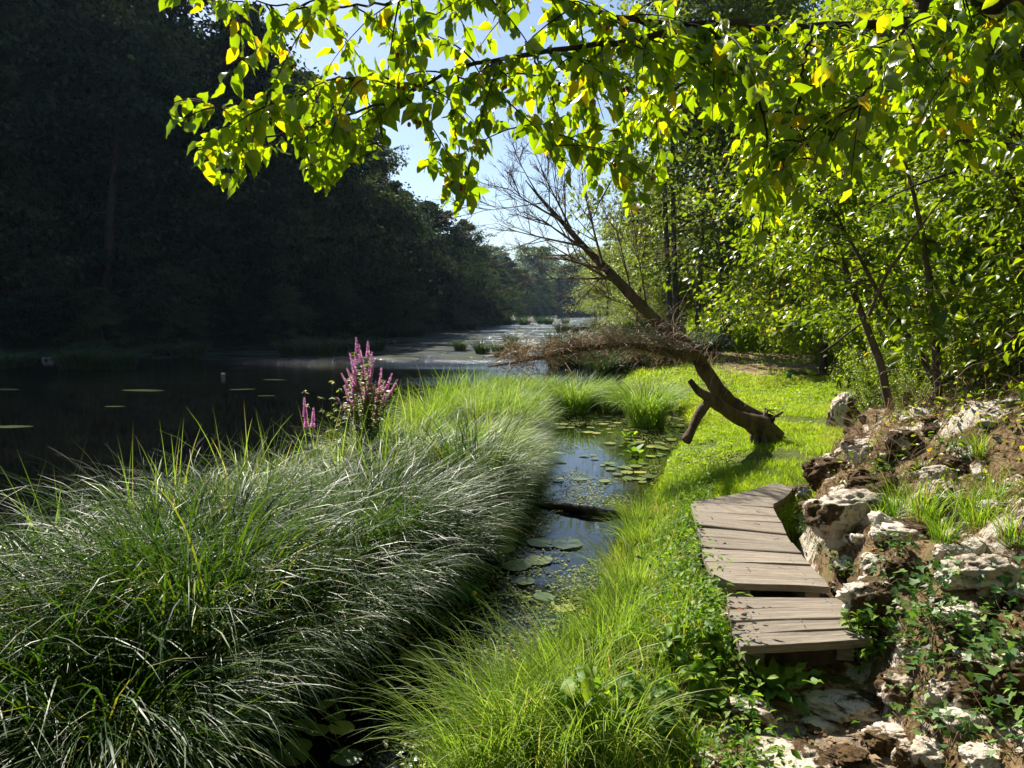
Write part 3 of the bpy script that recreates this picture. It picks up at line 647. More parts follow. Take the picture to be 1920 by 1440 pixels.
# ------------------------------------------------------------------ thicket of shrubs on the slope
def shrub(seed, h, rad, nst, nleaf, ls, LSH=LM, dr=.25):
    rg = np.random.default_rng(seed); tb, lf = MB(), MB(); C, D = [], []
    for k in range(nst):
        az = rg.uniform(0, 6.28); L = h * rg.uniform(.6, 1.1); t1 = rg.uniform(.2, 1.0); s = np.linspace(0, 1, 8); th = rg.uniform(.02, .25) + t1 * s ** 1.5
        st = np.stack([np.sin(th) * math.cos(az), np.sin(th) * math.sin(az), np.cos(th)], -1) * L / 8; P = np.vstack([[0, 0, -.05], np.cumsum(st, 0)]) + np.array([rg.normal(0, rad * .2), rg.normal(0, rad * .2), 0])
        tube(tb, P, [.013 * h, .002], 4, rg.random())
        for q in range(9):
            a = rg.uniform(.15, 1); u_ = np.linspace(0, 1, len(P)); p0 = np.array([np.interp(a, u_, P[:, x]) for x in range(3)])
            d = norm(np.array([rg.normal(), rg.normal(), rg.normal() * .4 + .1])); l_ = rg.uniform(.15, .4) * h * .45; Q = p0 + d * l_ * np.linspace(0, 1, 4)[:, None]; Q[:, 2] -= .25 * l_ * np.linspace(0, 1, 4) ** 2
            tube(tb, Q, [.004 * h, .001], 3, rg.random()); C.append(p0); D.append(Q[-1] - p0)
    per = max(1, nleaf // len(C)); k = len(C); C = np.repeat(C, per, 0); D = np.repeat(D, per, 0); a = rg.random(len(C)); cr = np.repeat(rg.random(k), per)
    P = C + D * (a * 1.1)[:, None] + rg.normal(size=C.shape) * .03 * h
    d = norm(norm(D) * .7 + rg.normal(size=P.shape) * .6 + np.array([0, 0, -dr])); n = norm(rg.normal(size=P.shape) * .5 + np.array([-.2, .1, 1.0]))
    scatter(lf, LSH[0], LSH[1], frames(d, n), P, ls * rg.uniform(.6, 1.25, len(P)), np.clip(.55 * cr + .45 * rg.random(len(P)), 0, 1)); return tb, lf
shr = []
for k in range(4):
    tb, lf = shrub(120 + k, 2.3, .9, 17, 5000, (.085, .07, .1, .06)[k]); root = empty('hazel_shrub', (0, 0, 0), 0, 's', 'shrub', 'leafy shrubs in the slope thicket')
    tb.obj('stems', M['twig'], root); lf.obj('leaves', M['hazel'], root); shr.append(root)
SH = [(1560, 655, 21, .8), (1610, 640, 16, .8), (1640, 640, 13, .85), (1700, 660, 10.5, .8), (1770, 690, 9, .8), (1850, 700, 8, .8), (1920, 690, 7.2, .85), (1740, 610, 12.5, 1.1), (1830, 580, 11.5, 1.15),
      (1910, 560, 10, 1.2), (1680, 560, 15, 1.2), (1600, 560, 18, 1.2), (1970, 760, 6.2, .8), (1800, 480, 12.5, 1.2), (1900, 430, 11.5, 1.2), (1730, 430, 14.5, 1.2), (1980, 600, 8, 1.1), (1870, 770, 7.0, .45), (1740, 745, 8.3, .4), (1645, 715, 10, .45),
      (1960, 330, 9.5, 1.1), (1850, 330, 12, 1.3), (1700, 700, 9.2, .5), (1810, 720, 8.4, .5), (1900, 815, 5.6, .36), (1850, 760, 6.4, .32), (1780, 770, 7.4, .3), (1700, 745, 8.0, .28), (1930, 780, 6.0, .4), (1640, 730, 9.6, .35), (1880, 720, 7.0, .5), (1820, 800, 6.2, .22), (1780, 600, 9.8, 1.35), (1850, 600, 8.6, 1.3), (1880, 600, 6.6, 1.35), (1960, 600, 5.6, 1.3), (1700, 600, 12.5, 1.4), (2040, 600, 4.9, 1.2)]
for k, (px, py, Yd, sc) in enumerate(SH):
    x = (px - 960) / F * Yd; z = float(H(x, Yd)); q = at(px, py, Yd)
    where = ('low on the slope' if py > 680 else 'in the middle of the thicket' if py > 520 else 'high in the thicket')
    put(shr, k, (x, Yd, max(z - .05, z)), k * 1.7, sc, f'leafy shrub {where}, ' + ('near the first sapling' if px < 1720 else 'near the second sapling' if px < 1860 else 'at the right edge') + (' and furthest back' if Yd > 12 else ''))

# ------------------------------------------------------------------ saplings on the slope
def polytree(name, label, cat, pts, rad, barkm, leafm, seed, twigs, tl, nl, ls, depth, pale=None, LSH=LM, group=None):
    rg = np.random.default_rng(seed); tb, lf = MB(), MB(); P0 = at(*pts[0][:2], pts[0][2] if len(pts[0]) > 2 else depth); root = empty(name, P0, 0, label, cat, group)
    W = np.array([at(p[0], p[1], p[2] if len(p) > 2 else depth) for p in pts]) - P0; W[0, 2] -= .15
    P = smoothpath(W, 26); P += np.cumsum(rg.normal(0, rad * .12, P.shape), 0) * .5
    tube(tb, P, [rad, rad * .75, rad * .45, rad * .15], 8, .5, .12, seed)
    for q in range(twigs):
        a = rg.uniform(.25, 1) ** .8; u_ = np.linspace(0, 1, len(P)); p0 = np.array([np.interp(a, u_, P[:, x]) for x in range(3)])
        az = rg.uniform(0, 6.28); d = norm(np.array([math.cos(az), math.sin(az), rg.uniform(-.1, .8)])); L = tl * rg.uniform(.4, 1.2); s = np.linspace(0, 1, 6)
        Q = p0 + d * L * s[:, None]; Q[:, 2] -= .25 * L * s ** 2; tube(tb, Q, [rad * .25, .0015], 4, .5)
        if nl:
            a2 = rg.uniform(.2, 1, nl); C = np.stack([np.interp(a2, s, Q[:, x]) for x in range(3)], -1) + rg.normal(size=(nl, 3)) * .05
            dd = norm(d * .6 + rg.normal(size=(nl, 3)) * .6 + np.array([0, 0, -.4])); nn = norm(rg.normal(size=(nl, 3)) * .5 + np.array([0, 0, 1]))
            scatter(lf, LSH[0], LSH[1], frames(dd, nn), C, ls * rg.uniform(.6, 1.2, nl), rg.random(nl))
    tb.obj('trunk', barkm, root)
    if nl: lf.obj('leaves', leafm, root)
    return root
polytree('sapling', 'slender sapling rising from the mossy slope behind the white boulder', 'sapling', [(1672, 748), (1650, 680), (1622, 600), (1600, 540), (1575, 460), (1555, 390), (1530, 300), (1520, 230)], .045, M['bark'], M['hazel'], 5, 40, .8, 40, .085, 7.6)
polytree('sapling', 'second leaning sapling further right on the slope, forked low', 'sapling', [(1792, 782), (1745, 700), (1700, 625), (1655, 560), (1610, 480), (1570, 410), (1530, 350)], .035, M['bark'], M['hazel'], 6, 36, .7, 34, .085, 7.0)
polytree('bare_branch', 'pale bare branch slanting through the thicket above the saplings', 'branch', [(1630, 560), (1660, 520), (1700, 460), (1745, 400), (1790, 345), (1815, 318)], .016, M['twig'], M['hazel'], 8, 9, .3, 0, .05, 6.4)
polytree('bare_branch', 'thin reddish twig lying almost level across the right thicket', 'branch', [(1920, 580), (1860, 570), (1800, 555), (1735, 545)], .010, M['twig'], M['hazel'], 9, 5, .2, 0, .05, 5.4)
for k, (pts, dpt, lb) in enumerate([([(1925, 310), (1850, 310), (1740, 340), (1650, 380), (1560, 440)], 5.6, 'dark thin branch crossing high over the thicket'), ([(1540, 640), (1660, 590), (1700, 700)], 9, 'dead stick propped in the slope thicket')]):
    polytree('bare_branch', lb, 'branch', pts, .014, M['darkbark'], M['hazel'], 30 + k, 8, .35, 0, .05, dpt)

# ------------------------------------------------------------------ leaning dead willow
def dead_tree():
    rg = np.random.default_rng(77); D0 = 9.65
    base = at(1424, 826, D0); root = empty('dead_tree', base, 0, 'bare dead willow leaning left from the lawn over the channel', 'tree')
    def pth(pts, n): return smoothpath(np.array([at(p[0], p[1], p[2] * .935) for p in pts]) - base, n)
    tr = MB(); P = pth([(1430, 808, 10.4), (1424, 790, 10.4), (1408, 780, 10.4), (1386, 766, 10.4), (1352, 737, 10.45), (1322, 697, 10.5), (1299, 660, 10.5), (1240, 612, 10.6), (1185, 555, 10.7), (1140, 508, 10.8), (1095, 462, 10.9), (1050, 412, 11), (1012, 370, 11), (985, 338, 11)], 60)
    tube(tr, P, [.10, .125, .115, .10, .095, .093, .088, .085, .072, .056, .042, .030, .019, .007], 16, .5, .16, 3)
    pr = MB(); rt = pth([(1428, 800, 10.3), (1402, 789, 10.2), (1374, 779, 10.1), (1345, 757, 10.0), (1324, 742, 10.0), (1308, 732, 10.0), (1293, 713, 10.0)], 24)
    tube(pr, rt, [.15, .11, .08, .07, .055, .035], 12, .5, .18, 4)
    pp = MB(); tube(pp, pth([(1330, 752, 10.0), (1312, 775, 9.9), (1300, 800, 9.8), (1286, 828, 9.7)], 14), [.055, .065, .05, .06], 9, .5, .2, 6)
    for k in range(9): tube(tr, np.array([[.02 + rg.normal(0, .05), rg.normal(0, .06), .22], [.06 + rg.normal(0, .05), rg.normal(0, .1), .1], [.10 + rg.normal(0, .1), rg.normal(0, .12), -.12]]), [.10, .075, .05], 8, .5, .3, 50 + k)
    for k in range(13):                                        # torn root plate
        e = np.array([rg.uniform(-.1, .2), rg.uniform(-.3, .3), -.25]); tube(tr, np.array([[0.02, 0, .08], e * .6 + np.array([0, 0, .2]), e]), [.09, .06, .015], 7, .5, .25, 20 + k)
    for k in range(9):
        x0_ = rg.uniform(-.10, .10); tube(tr, np.array([[x0_, rg.normal(0, .07), .30], [x0_ + .04, rg.normal(0, .09), .14], [x0_ * 1.5 + rg.normal(.02, .06), rg.normal(0, .14), -.14]]), [.075, .06, .035], 8, .5, .3, 70 + k)
    for k in range(8):                                        # surface roots and torn ends round the stump
        a0 = rg.uniform(-1.9, 1.4); Lr = rg.uniform(.3, .6); d_ = np.array([math.cos(a0), math.sin(a0) * .8, 0]); tube(tr, np.array([[0.02, 0, .16], d_ * Lr * .35 + [0, 0, .07], d_ * Lr * .7 + [0, rg.normal(0, .04), .02], d_ * Lr + [0, 0, -.06]]), [.07, .05, .03, .012], 7, .5, .3, 110 + k)
    for k in range(10):
        p_ = np.array([rg.uniform(-.02, .12), rg.uniform(-.1, .1), rg.uniform(.18, .32)]); tube(tr, np.array([p_, p_ + [rg.uniform(.03, .12), rg.normal(0, .05), rg.uniform(-.05, .12)], p_ + [rg.uniform(.08, .2), rg.normal(0, .08), rg.uniform(-.1, .12)]]), [.022, .014, .003], 5, .5, .2, 140 + k)
    tr.obj('trunk', M['deadbark'], root); pr.obj('broken_limb', M['deadbark'], root); pp.obj('prop_branch', M['deadbark'], root)
    sb = MB(); LB_ = pth([(1300, 668, 10.4), (1255, 662, 10.2), (1205, 650, 10), (1150, 648, 9.8), (1090, 655, 9.6), (1030, 668, 9.5), (975, 678, 9.4), (915, 688, 9.3)], 30)
    tube(sb, LB_, [.07, .055, .045, .035, .028, .02, .014, .006], 8, .5, .12, 8)
    sb.obj('low_branch', M['deadbark'], root)
    # fan of bare shoots
    def grow(mb, p, d, L, r, lv, up):
        n = 7; s = np.linspace(0, 1, n); b = norm(rg.normal(size=3)) * .10; Q = p + d * L * s[:, None] + (b + np.array([0, 0, up])) * (L * s ** 2)[:, None] * .6
        tube(mb, Q, [r, max(r * .25, .0022)], 5 if lv > 1 else 3, .5)
        if lv > 0:
            for q in range((0, 4, 5, 6)[lv]):
                a = rg.uniform(.2, .98); p0 = np.array([np.interp(a, s, Q[:, x]) for x in range(3)])
                dd = norm(d + rg.normal(size=3) * .45 + np.array([0, 0, .15])); grow(mb, p0, dd, L * rg.uniform(.35, .65), max(r * .42, .0028), lv - 1, up)
    br = [((1140, 508), (1045, 480), .9, .03), ((1110, 475), (985, 400), 1.2, .03), ((1165, 535), (1010, 455), 1.4, .03), ((1075, 440), (1010, 300), 1.3, .022), ((1130, 495), (1085, 330), 1.6, .025), ((1185, 555), (1150, 400), 1.1, .02),
          ((1050, 412), (930, 350), 1.2, .02), ((1095, 462), (930, 430), 1.3, .022), ((1155, 522), (1000, 525), 1.15, .022), ((1215, 588), (1190, 450), 1.0, .016), ((1012, 370), (960, 290), .8, .014), ((1060, 425), (1060, 290), 1.0, .014),
          ((1020, 380), (890, 400), .9, .012), ((1030, 395), (1030, 280), .7, .012), ((1210, 580), (1120, 560), .6, .014), ((1240, 610), (1180, 560), .7, .012)]
    for a, b, L, r in br:
        mb = MB(); A = at(a[0], a[1], 10.0 + rg.uniform(-.1, .1)) - base; B = at(b[0], b[1], 10.1 + rg.uniform(-.7, .9)) - base
        grow(mb, A, norm(B - A), np.linalg.norm(B - A) * .85, r * .85, 3, .07); mb.obj('branch', M['twig'], root)
    # flood debris caught on the low branch
    dm = MB(); N = 4200; a = rg.random(N); u_ = np.linspace(0, 1, 30)
    hump = np.interp(a, [0, .1, .3, .45, .6, .72, .8, .9, 1], [.05, .09, .17, .13, .08, .12, .22, .11, .02]) * (1 + .6 * fbm(np.stack([a * 14, a * 0, a * 0], -1), 3, 2))
    C = np.stack([np.interp(a, u_, LB_[:, x]) for x in range(3)], -1) + rg.normal(size=(N, 3)) * (np.array([.7, .6, .55]) * hump[:, None]) + np.array([0, 0, .05])
    keep = rg.random(N) < np.interp(a, [0, .06, .16, .85, .93, 1], [0, .15, 1, 1, .2, .05]); C = C[keep]; N = len(C)
    al = norm(LB_[20] - LB_[5]); azb = math.atan2(al[1], al[0])
    az = azb + rg.normal(0, .8, N) + np.where(rg.random(N) < .5, 0, math.pi); az2 = np.where(rg.random(N) < .12, rg.uniform(0, 6.28, N), az)
    blades(dm, C, az2, rg.uniform(.06, .34, N), rg.uniform(.004, .014, N), rg.uniform(.6, 2.2, N), rg.uniform(1.4, 3.3, N), 6, rg.uniform(-1.5, 1.5, N), rg.random(N), kink=rg.normal(0, 2.2, N))
    dm_o = dm.obj('flood_debris', M['straw']); dm_o.location = base
    tag(dm_o, 'tangle of dry brown stalks and roots caught along the low branch of the dead tree', 'debris')
    vm = MB(); N = 260; a = rg.random(N); C = np.stack([np.interp(.25 + a * .3, np.linspace(0, 1, 60), P[:, x]) for x in range(3)], -1) + rg.normal(size=(N, 3)) * np.array([.16, .12, .12]) + np.array([-.1, 0, .05])
    blades(vm, C, rg.uniform(0, 6.28, N), rg.uniform(.15, .5, N), np.full(N, .006), rg.uniform(.1, .9, N), rg.uniform(.8, 2.4, N), 5, rg.uniform(-1, 1, N), rg.random(N))
    vo = vm.obj('dry_vine', M['straw']); vo.location = base; tag(vo, 'dry creeper stems clinging to the middle of the leaning dead trunk', 'vine')
dead_tree()

# ------------------------------------------------------------------ overhanging cornelian cherry
def cherry():
    rg = np.random.default_rng(99); D0 = 2.75
    base = np.array([3.6, 1.9, float(H(3.6, 1.9))]); root = empty('cherry_tree', base, 0, 'cornelian cherry with backlit yellow-green leaves and red berries overhanging the view from the right', 'tree')
    def pth(pts, n): return smoothpath(np.array([at(p[0], p[1], p[2]) for p in pts]) - base, n)
    tr = MB(); l0 = np.array(at(2080, 190, 2.6)) - base
    tube(tr, smoothpath([(0, 0, -.2), (-.05, .05, .5), l0 * .5 + np.array([.15, 0, .1]), l0], 14), [.09, .075, .06, .055], 10, .5, .1, 2)
    tr.obj('trunk', M['darkbark'], root)
    limbs = [([(2080, 190, 2.6), (1925, 118, 2.65), (1850, 85, 2.7), (1790, 55, 2.75), (1740, 20, 2.8), (1700, -40, 2.85)], [.05, .042, .034, .028, .02]),
             ([(2060, 120, 2.4), (1925, 30, 2.4), (1850, 0, 2.4), (1780, -50, 2.4)], [.045, .04, .032, .02]),
             ([(1830, 60, 2.72), (1720, 42, 2.75), (1600, 45, 2.8), (1440, 52, 2.8), (1270, 45, 2.75), (1160, 34, 2.7), (1080, 8, 2.7), (960, -25, 2.7)], [.018, .016, .013, .011, .009, .006]),
             ([(1400, 40, 2.75), (1290, 48, 2.7), (1190, 76, 2.65), (1080, 88, 2.6), (960, 110, 2.6), (860, 128, 2.6), (780, 165, 2.6), (700, 200, 2.6), (610, 230, 2.6), (520, 252, 2.6), (430, 266, 2.6), (350, 268, 2.6)], [.013, .011, .009, .007, .005, .004, .003, .0015]),
             ([(2060, 290, 2.9), (1920, 277, 2.9), (1760, 258, 2.9), (1640, 208, 2.95), (1560, 170, 3), (1480, 140, 3.0)], [.013, .011, .009, .006, .003]),
             ([(1440, 50, 2.9), (1340, 110, 3.0), (1250, 190, 3.1), (1190, 250, 3.1), (1150, 330, 3.1), (1100, 430, 3.1)], [.008, .006, .004, .002]),
             ([(960, -25, 2.7), (820, -10, 2.65), (700, 8, 2.6), (590, 15, 2.6), (480, 5, 2.6), (380, -5, 2.6)], [.007, .004, .002]),
             ([(780, 160, 2.6), (690, 150, 2.55), (600, 180, 2.55), (520, 190, 2.5), (440, 205, 2.5), (360, 185, 2.5)], [.005, .003, .0015]),
             ([(860, 128, 2.6), (850, 220, 2.65), (860, 300, 2.7), (830, 390, 2.7)], [.004, .003, .0015]), ([(858, 290, 2.7), (885, 340, 2.7), (880, 395, 2.7)], [.002, .0012]),
             ([(700, 200, 2.6), (715, 270, 2.65), (660, 310, 2.65), (600, 375, 2.6)], [.004, .002, .0012]),
             ([(610, 230, 2.6), (540, 255, 2.55), (500, 275, 2.55)], [.003, .0012]), ([(420, 266, 2.6), (455, 300, 2.6), (425, 350, 2.6)], [.002, .001]),
             ([(1520, 50, 2.5), (1505, 140, 2.5), (1500, 230, 2.45), (1530, 300, 2.4)], [.006, .004, .002]), ([(1330, 50, 2.5), (1420, 180, 2.5), (1440, 330, 2.5), (1420, 470, 2.5)], [.006, .004, .002]),
             ([(1000, 100, 2.6), (1040, 200, 2.7), (1030, 300, 2.7)], [.004, .0015]), ([(1700, 42, 2.4), (1640, 150, 2.3), (1560, 260, 2.3)], [.006, .002]),
             ([(2050, 240, 1.6), (1990, 480, 1.5), (1930, 600, 1.45), (1885, 640, 1.4)], [.005, .003, .0015])]
    nodes = []; LP, LD, LNn = [], [], []
    envx = [300, 330, 345, 430, 470, 560, 592, 650, 700, 760, 800, 890, 920, 1000, 1060, 1100, 1230, 1260, 1330, 1400, 1450, 1520, 1600, 1700, 1920, 2100]
    envy = [0, 250, 285, 345, 285, 270, 365, 290, 275, 210, 380, 375, 225, 290, 290, 420, 380, 260, 270, 440, 470, 380, 360, 300, 330, 340]
    def leaves_on(P, spacing=.045, start=.1):
        L = np.linalg.norm(np.diff(P, axis=0), axis=1); c = np.concatenate([[0], np.cumsum(L)]); tot = c[-1]; n = max(2, int(tot * (1 - start) / spacing))
        for a in np.linspace(start * tot, tot, n):
            p = np.array([np.interp(a, c, P[:, x]) for x in range(3)]); t = norm(np.array([np.interp(min(a + .02, tot), c, P[:, x]) - np.interp(max(a - .02, 0), c, P[:, x]) for x in range(3)]))
            side = norm(np.cross(t, rg.normal(size=3) * .5 + np.array([0, 0, 1])))
            for sg in (-1, 1):
                if rg.random() < .12: continue
                LP.append(p + rg.normal(0, .006, 3)); LD.append(norm(side * sg * .55 + t * .35 + np.array([0, 0, -.62]) + rg.normal(size=3) * .5)); LNn.append(norm(side * sg * .5 + rg.normal(size=3) * .5 + np.array([0, -.2, .55])))
    def ok(P):
        x, y, f_ = proj(P + base); return (y < np.interp(x, envx, envy)) & (f_ > 1)
    for k, (pts, rad) in enumerate(limbs):
        mb = MB(); P = pth(pts, 34); P += rg.normal(0, .004, P.shape); tube(mb, P, rad, 8 if rad[0] > .01 else 5, .5, .1 if rad[0] > .01 else 0, k)
        if k >= 8 or k in (6, 7): leaves_on(P, .05, .05)
        dense = {0: 14, 1: 14, 2: 60, 3: 50, 4: 16, 5: 15, 6: 20, 7: 12, 8: 7, 9: 3, 10: 5, 11: 3, 12: 2, 13: 12, 14: 12, 15: 8, 16: 12, 17: 2}[k]
        for q in range(dense):
            a = rg.uniform(.03, 1) if k != 3 else rg.uniform(.02, 1) ** 1.15; u_ = np.linspace(0, 1, 34); p0 = np.array([np.interp(a, u_, P[:, x]) for x in range(3)])
            small = a > .6 and k in (3, 6, 7)
            for tr_ in range(8):
                d = norm(np.array([rg.normal() * 1.0 - .2, rg.normal() * .8, rg.normal() * .5 - .25])); L = rg.uniform(.08, .18) if small else rg.uniform(.16, .46); s = np.linspace(0, 1, 7)
                Q = p0 + d * L * s[:, None]; Q[:, 2] -= .45 * L * s ** 2
                if ok(Q[-1:])[0]: break
            else: continue
            tube(mb, Q, [.0035, .0012], 4, .5); leaves_on(Q, .029, .12); nodes.append(Q[4]); nodes.append(Q[6])
        mb.obj('branch', M['darkbark'], root)
    LP, LD, LNn = map(np.array, (LP, LD, LNn)); m = ok(LP); LP, LD, LNn = LP[m], LD[m], LNn[m]; print('cherry leaves', len(LP))
    hasp = rg.random(len(LP)); lf = MB(); scatter(lf, LN[0], LN[1], frames(LD, LNn), LP + LD * .008, rg.uniform(.036, .074, len(LP)) * np.where(rg.random(len(LP)) < .15, .7, 1), np.clip(rg.random(len(LP)) * 1.02, 0, 1))
    lf.obj('leaves', M['cherry'], root)
    bv, bf = IC[2]; me = None; nodes = np.array(nodes); X_, Y_, _ = proj(nodes + base); cand = np.nonzero((X_ > 440) & (X_ < 1500) & (Y_ > 20) & (Y_ < 420))[0]
    for k in range(34):
        p = nodes[rg.choice(cand)] + rg.normal(0, .01, 3)
        for q in range(int(rg.integers(1, 4))):
            pb = p + np.array([rg.normal(0, .009), rg.normal(0, .009), -.022 - .006 * q])
            if me is None:
                mb = MB(); mb.add(bv * np.array([.0065, .0065, .0085]), bf); o = mb.obj('berry', M['berry'], root); me = o.data
            else:
                o = bpy.data.objects.new('berry', me); COL.objects.link(o); o.parent = root
            o.location = pb
cherry()

# ------------------------------------------------------------------ sedges
def tussock(seed, nb, L0, L1, wd, lean_az, lean, rad, t1=(1.3, 2.5), n=8):
    rg = np.random.default_rng(seed); mb = MB(); r = rad * np.sqrt(rg.random(nb)); ph = rg.uniform(0, 6.28, nb); base = np.stack([r * np.cos(ph), r * np.sin(ph), np.full(nb, -.03)], -1)
    ax = np.cos(ph) * (r / rad) * 1.0 + math.cos(lean_az) * lean + rg.normal(0, .45, nb); ay = np.sin(ph) * (r / rad) * 1.0 + math.sin(lean_az) * lean + rg.normal(0, .45, nb)
    az = np.arctan2(ay, ax); L = rg.uniform(L0, L1, nb)
    blades(mb, base, az, L, wd * rg.uniform(.6, 1.25, nb), rg.uniform(.0, .35, nb), rg.uniform(*t1, nb) * (.6 + .4 * L / L1), n, rg.normal(0, .5, nb), np.clip(rg.random(nb) * .93 + (rg.random(nb) > .95) * .5, 0, 1), 1.25, rg.normal(0, .35, nb)); return mb
def sedge_proto(name, mb, mat, label, group): 
    o = mb.obj(name, mat); return tag(o, label, 'sedge', group)
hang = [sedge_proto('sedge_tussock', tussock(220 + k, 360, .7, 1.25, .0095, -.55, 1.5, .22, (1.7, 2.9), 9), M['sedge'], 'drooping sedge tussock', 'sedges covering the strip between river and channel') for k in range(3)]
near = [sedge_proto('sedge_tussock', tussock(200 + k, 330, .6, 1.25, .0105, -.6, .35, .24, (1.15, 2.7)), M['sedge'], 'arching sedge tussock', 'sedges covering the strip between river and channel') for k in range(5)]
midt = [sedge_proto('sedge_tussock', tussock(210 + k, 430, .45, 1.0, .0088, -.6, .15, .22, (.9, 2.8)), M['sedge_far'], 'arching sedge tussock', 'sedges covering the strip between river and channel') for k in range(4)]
rg = np.random.default_rng(31); cnt = 0
lowf = lambda x, y: float(fbm(np.array([[x * .9, y * .9, 3.]]), 171, 2)[0])
for y in np.arange(2.9, 12.6, .30):
    bx = float(np.interp(y, XIR[:, 0], XIR[:, 1])) + rg.normal(0, .05) - .12; sl_ = float(np.interp(y + .3, XIR[:, 0], XIR[:, 1]) - np.interp(y - .3, XIR[:, 0], XIR[:, 1])) / .6
    put(hang, int(rg.integers(0, 3)), (bx, y, .08), math.atan2(-sl_, 1) + .35 + rg.normal(0, .35), rg.uniform(.75, 1.0) * np.interp(y, [3, 4.5, 6, 12], [.95, .85, .62, .55]), 'long-bladed sedge tussock hanging over the channel edge, ' + ('in the dark foreground' if y < 5 else 'midway along the strip' if y < 8.5 else 'toward the far end of the strip'))
    cnt += 1
for x in np.arange(-3.7, -1.2, .32):
    put(hang, int(rg.integers(0, 3)), (x, 2.85 + rg.normal(0, .06), .05), -1.0 + rg.normal(0, .4), rg.uniform(.8, 1.0), 'long-bladed sedge tussock arching toward the bottom left corner'); cnt += 1
y = 3.05
while y < 16.4:
    a, b = np.interp(y, XIL[:, 0], XIL[:, 1]), np.interp(y, XIR[:, 0], XIR[:, 1]); st = .40 if y < 9 else .46
    if y < 3.6: a -= .0
    for x in np.arange(a + .12, b - .16, st):
        px_, py_ = x + rg.normal(0, .09), y + rg.normal(0, .09); z = max(float(H(px_, py_)), .02)
        edge = min(px_ - a, b - px_); sc = rg.uniform(.85, 1.12) * (.86 if edge < .2 else 1) * np.interp(y, [2, 4, 7, 12, 17], [.95, 1.0, 1.0, .95, .8])
        far_ = y > 7.2 + rg.normal(0, .8)
        lb = ('dark arching sedge tussock in the near part of the grassy strip' if y < 5 else 'arching sedge tussock in the middle of the grassy strip' if not far_ else 'pale sunlit sedge tussock in the far part of the grassy strip')
        if px_ > b - .35: lb += ', drooping over the channel'
        elif px_ < a + .35: lb += ', on its river side'
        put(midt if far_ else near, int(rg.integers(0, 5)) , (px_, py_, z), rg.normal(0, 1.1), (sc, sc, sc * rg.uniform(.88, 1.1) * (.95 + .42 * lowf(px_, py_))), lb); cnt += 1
    y += st * .92
print('tussocks', cnt)
def reed(seed):
    rg_ = np.random.default_rng(seed); nb = 34; mb = MB(); base = np.stack([rg_.normal(0, .08, nb), rg_.normal(0, .08, nb), np.full(nb, -.02)], -1)
    blades(mb, base, rg_.uniform(0, 6.28, nb), rg_.uniform(.6, 1.2, nb), rg_.uniform(.010, .018, nb), rg_.uniform(0, .2, nb), rg_.uniform(.2, 1.5, nb), 7, rg_.normal(0, .6, nb), rg_.uniform(.3, 1, nb)); return mb
rd = [tag(reed(250 + k).obj('reed_clump', M['sedge_far']), 'reed', 'reed', 'broad-bladed reeds among the sedges') for k in range(3)]
for k in range(34):
    yy_ = rg.uniform(3.4, 14); a_ = float(np.interp(yy_, XIL[:, 0], XIL[:, 1])); b_ = float(np.interp(yy_, XIR[:, 0], XIR[:, 1])); xx_ = a_ + (b_ - a_) * rg.random() ** 2 * .8
    put(rd, k, (xx_, yy_, .1), rg.uniform(0, 6), rg.uniform(.8, 1.05), 'upright broad-bladed yellow-green reed clump among the sedges, ' + ('at the left end of the strip' if yy_ < 6 else 'near the purple flowers' if yy_ < 10 else 'at the far end of the strip'))
up = [sedge_proto('sedge_tussock', tussock(230 + k, 700, .55, .85, .0095, 0, .0, .22, (1.0, 2.6)), M['sedge_far'], 'fountain-shaped sedge', 'sedge clumps standing in the water') for k in range(2)]
for px, py, sc, lb in [(1110, 762, 1.1, 'broad sedge clump behind the pale fountain-shaped one'), (1160, 756, 1.0, 'sedge clump closing the far end of the channel'), (1240, 770, 1.0, 'sedge clump at the right corner of the channel end'), (1035, 758, 1.2, 'tall sedge clump beside the gap of bright water'), (985, 762, 1.2, 'sedge clump at the tip of the grassy strip'), (1075, 775, 1.35, 'pale fountain-shaped sedge clump standing at the far end of the channel'), (1212, 798, 1.45, 'bushy upright sedge clump on the right shore at the far end of the channel'),
                       (1010, 775, .9, 'sedge clump in front of the gap of bright river water'), (1145, 772, .8, 'small sedge clump between the two fountain-shaped clumps'), (1180, 770, 1.0, 'dry sedge clump touching the right-hand fountain clump'), (960, 752, 1.2, 'yellow-green sedge clump at the end of the grassy strip')]:
    c = onz(px, py, 0); put(up, int(sc * 10), (c[0], c[1], .02), sc * 5, sc * 1.0, lb)
far_t = [sedge_proto('river_sedge', tussock(240 + k, 420, .6, .95, .018, 0, 0, .3, (.8, 2.3), 5), M['sedge_dark'], 'dark river sedge', 'sedge islands in the shaded river') for k in range(2)]
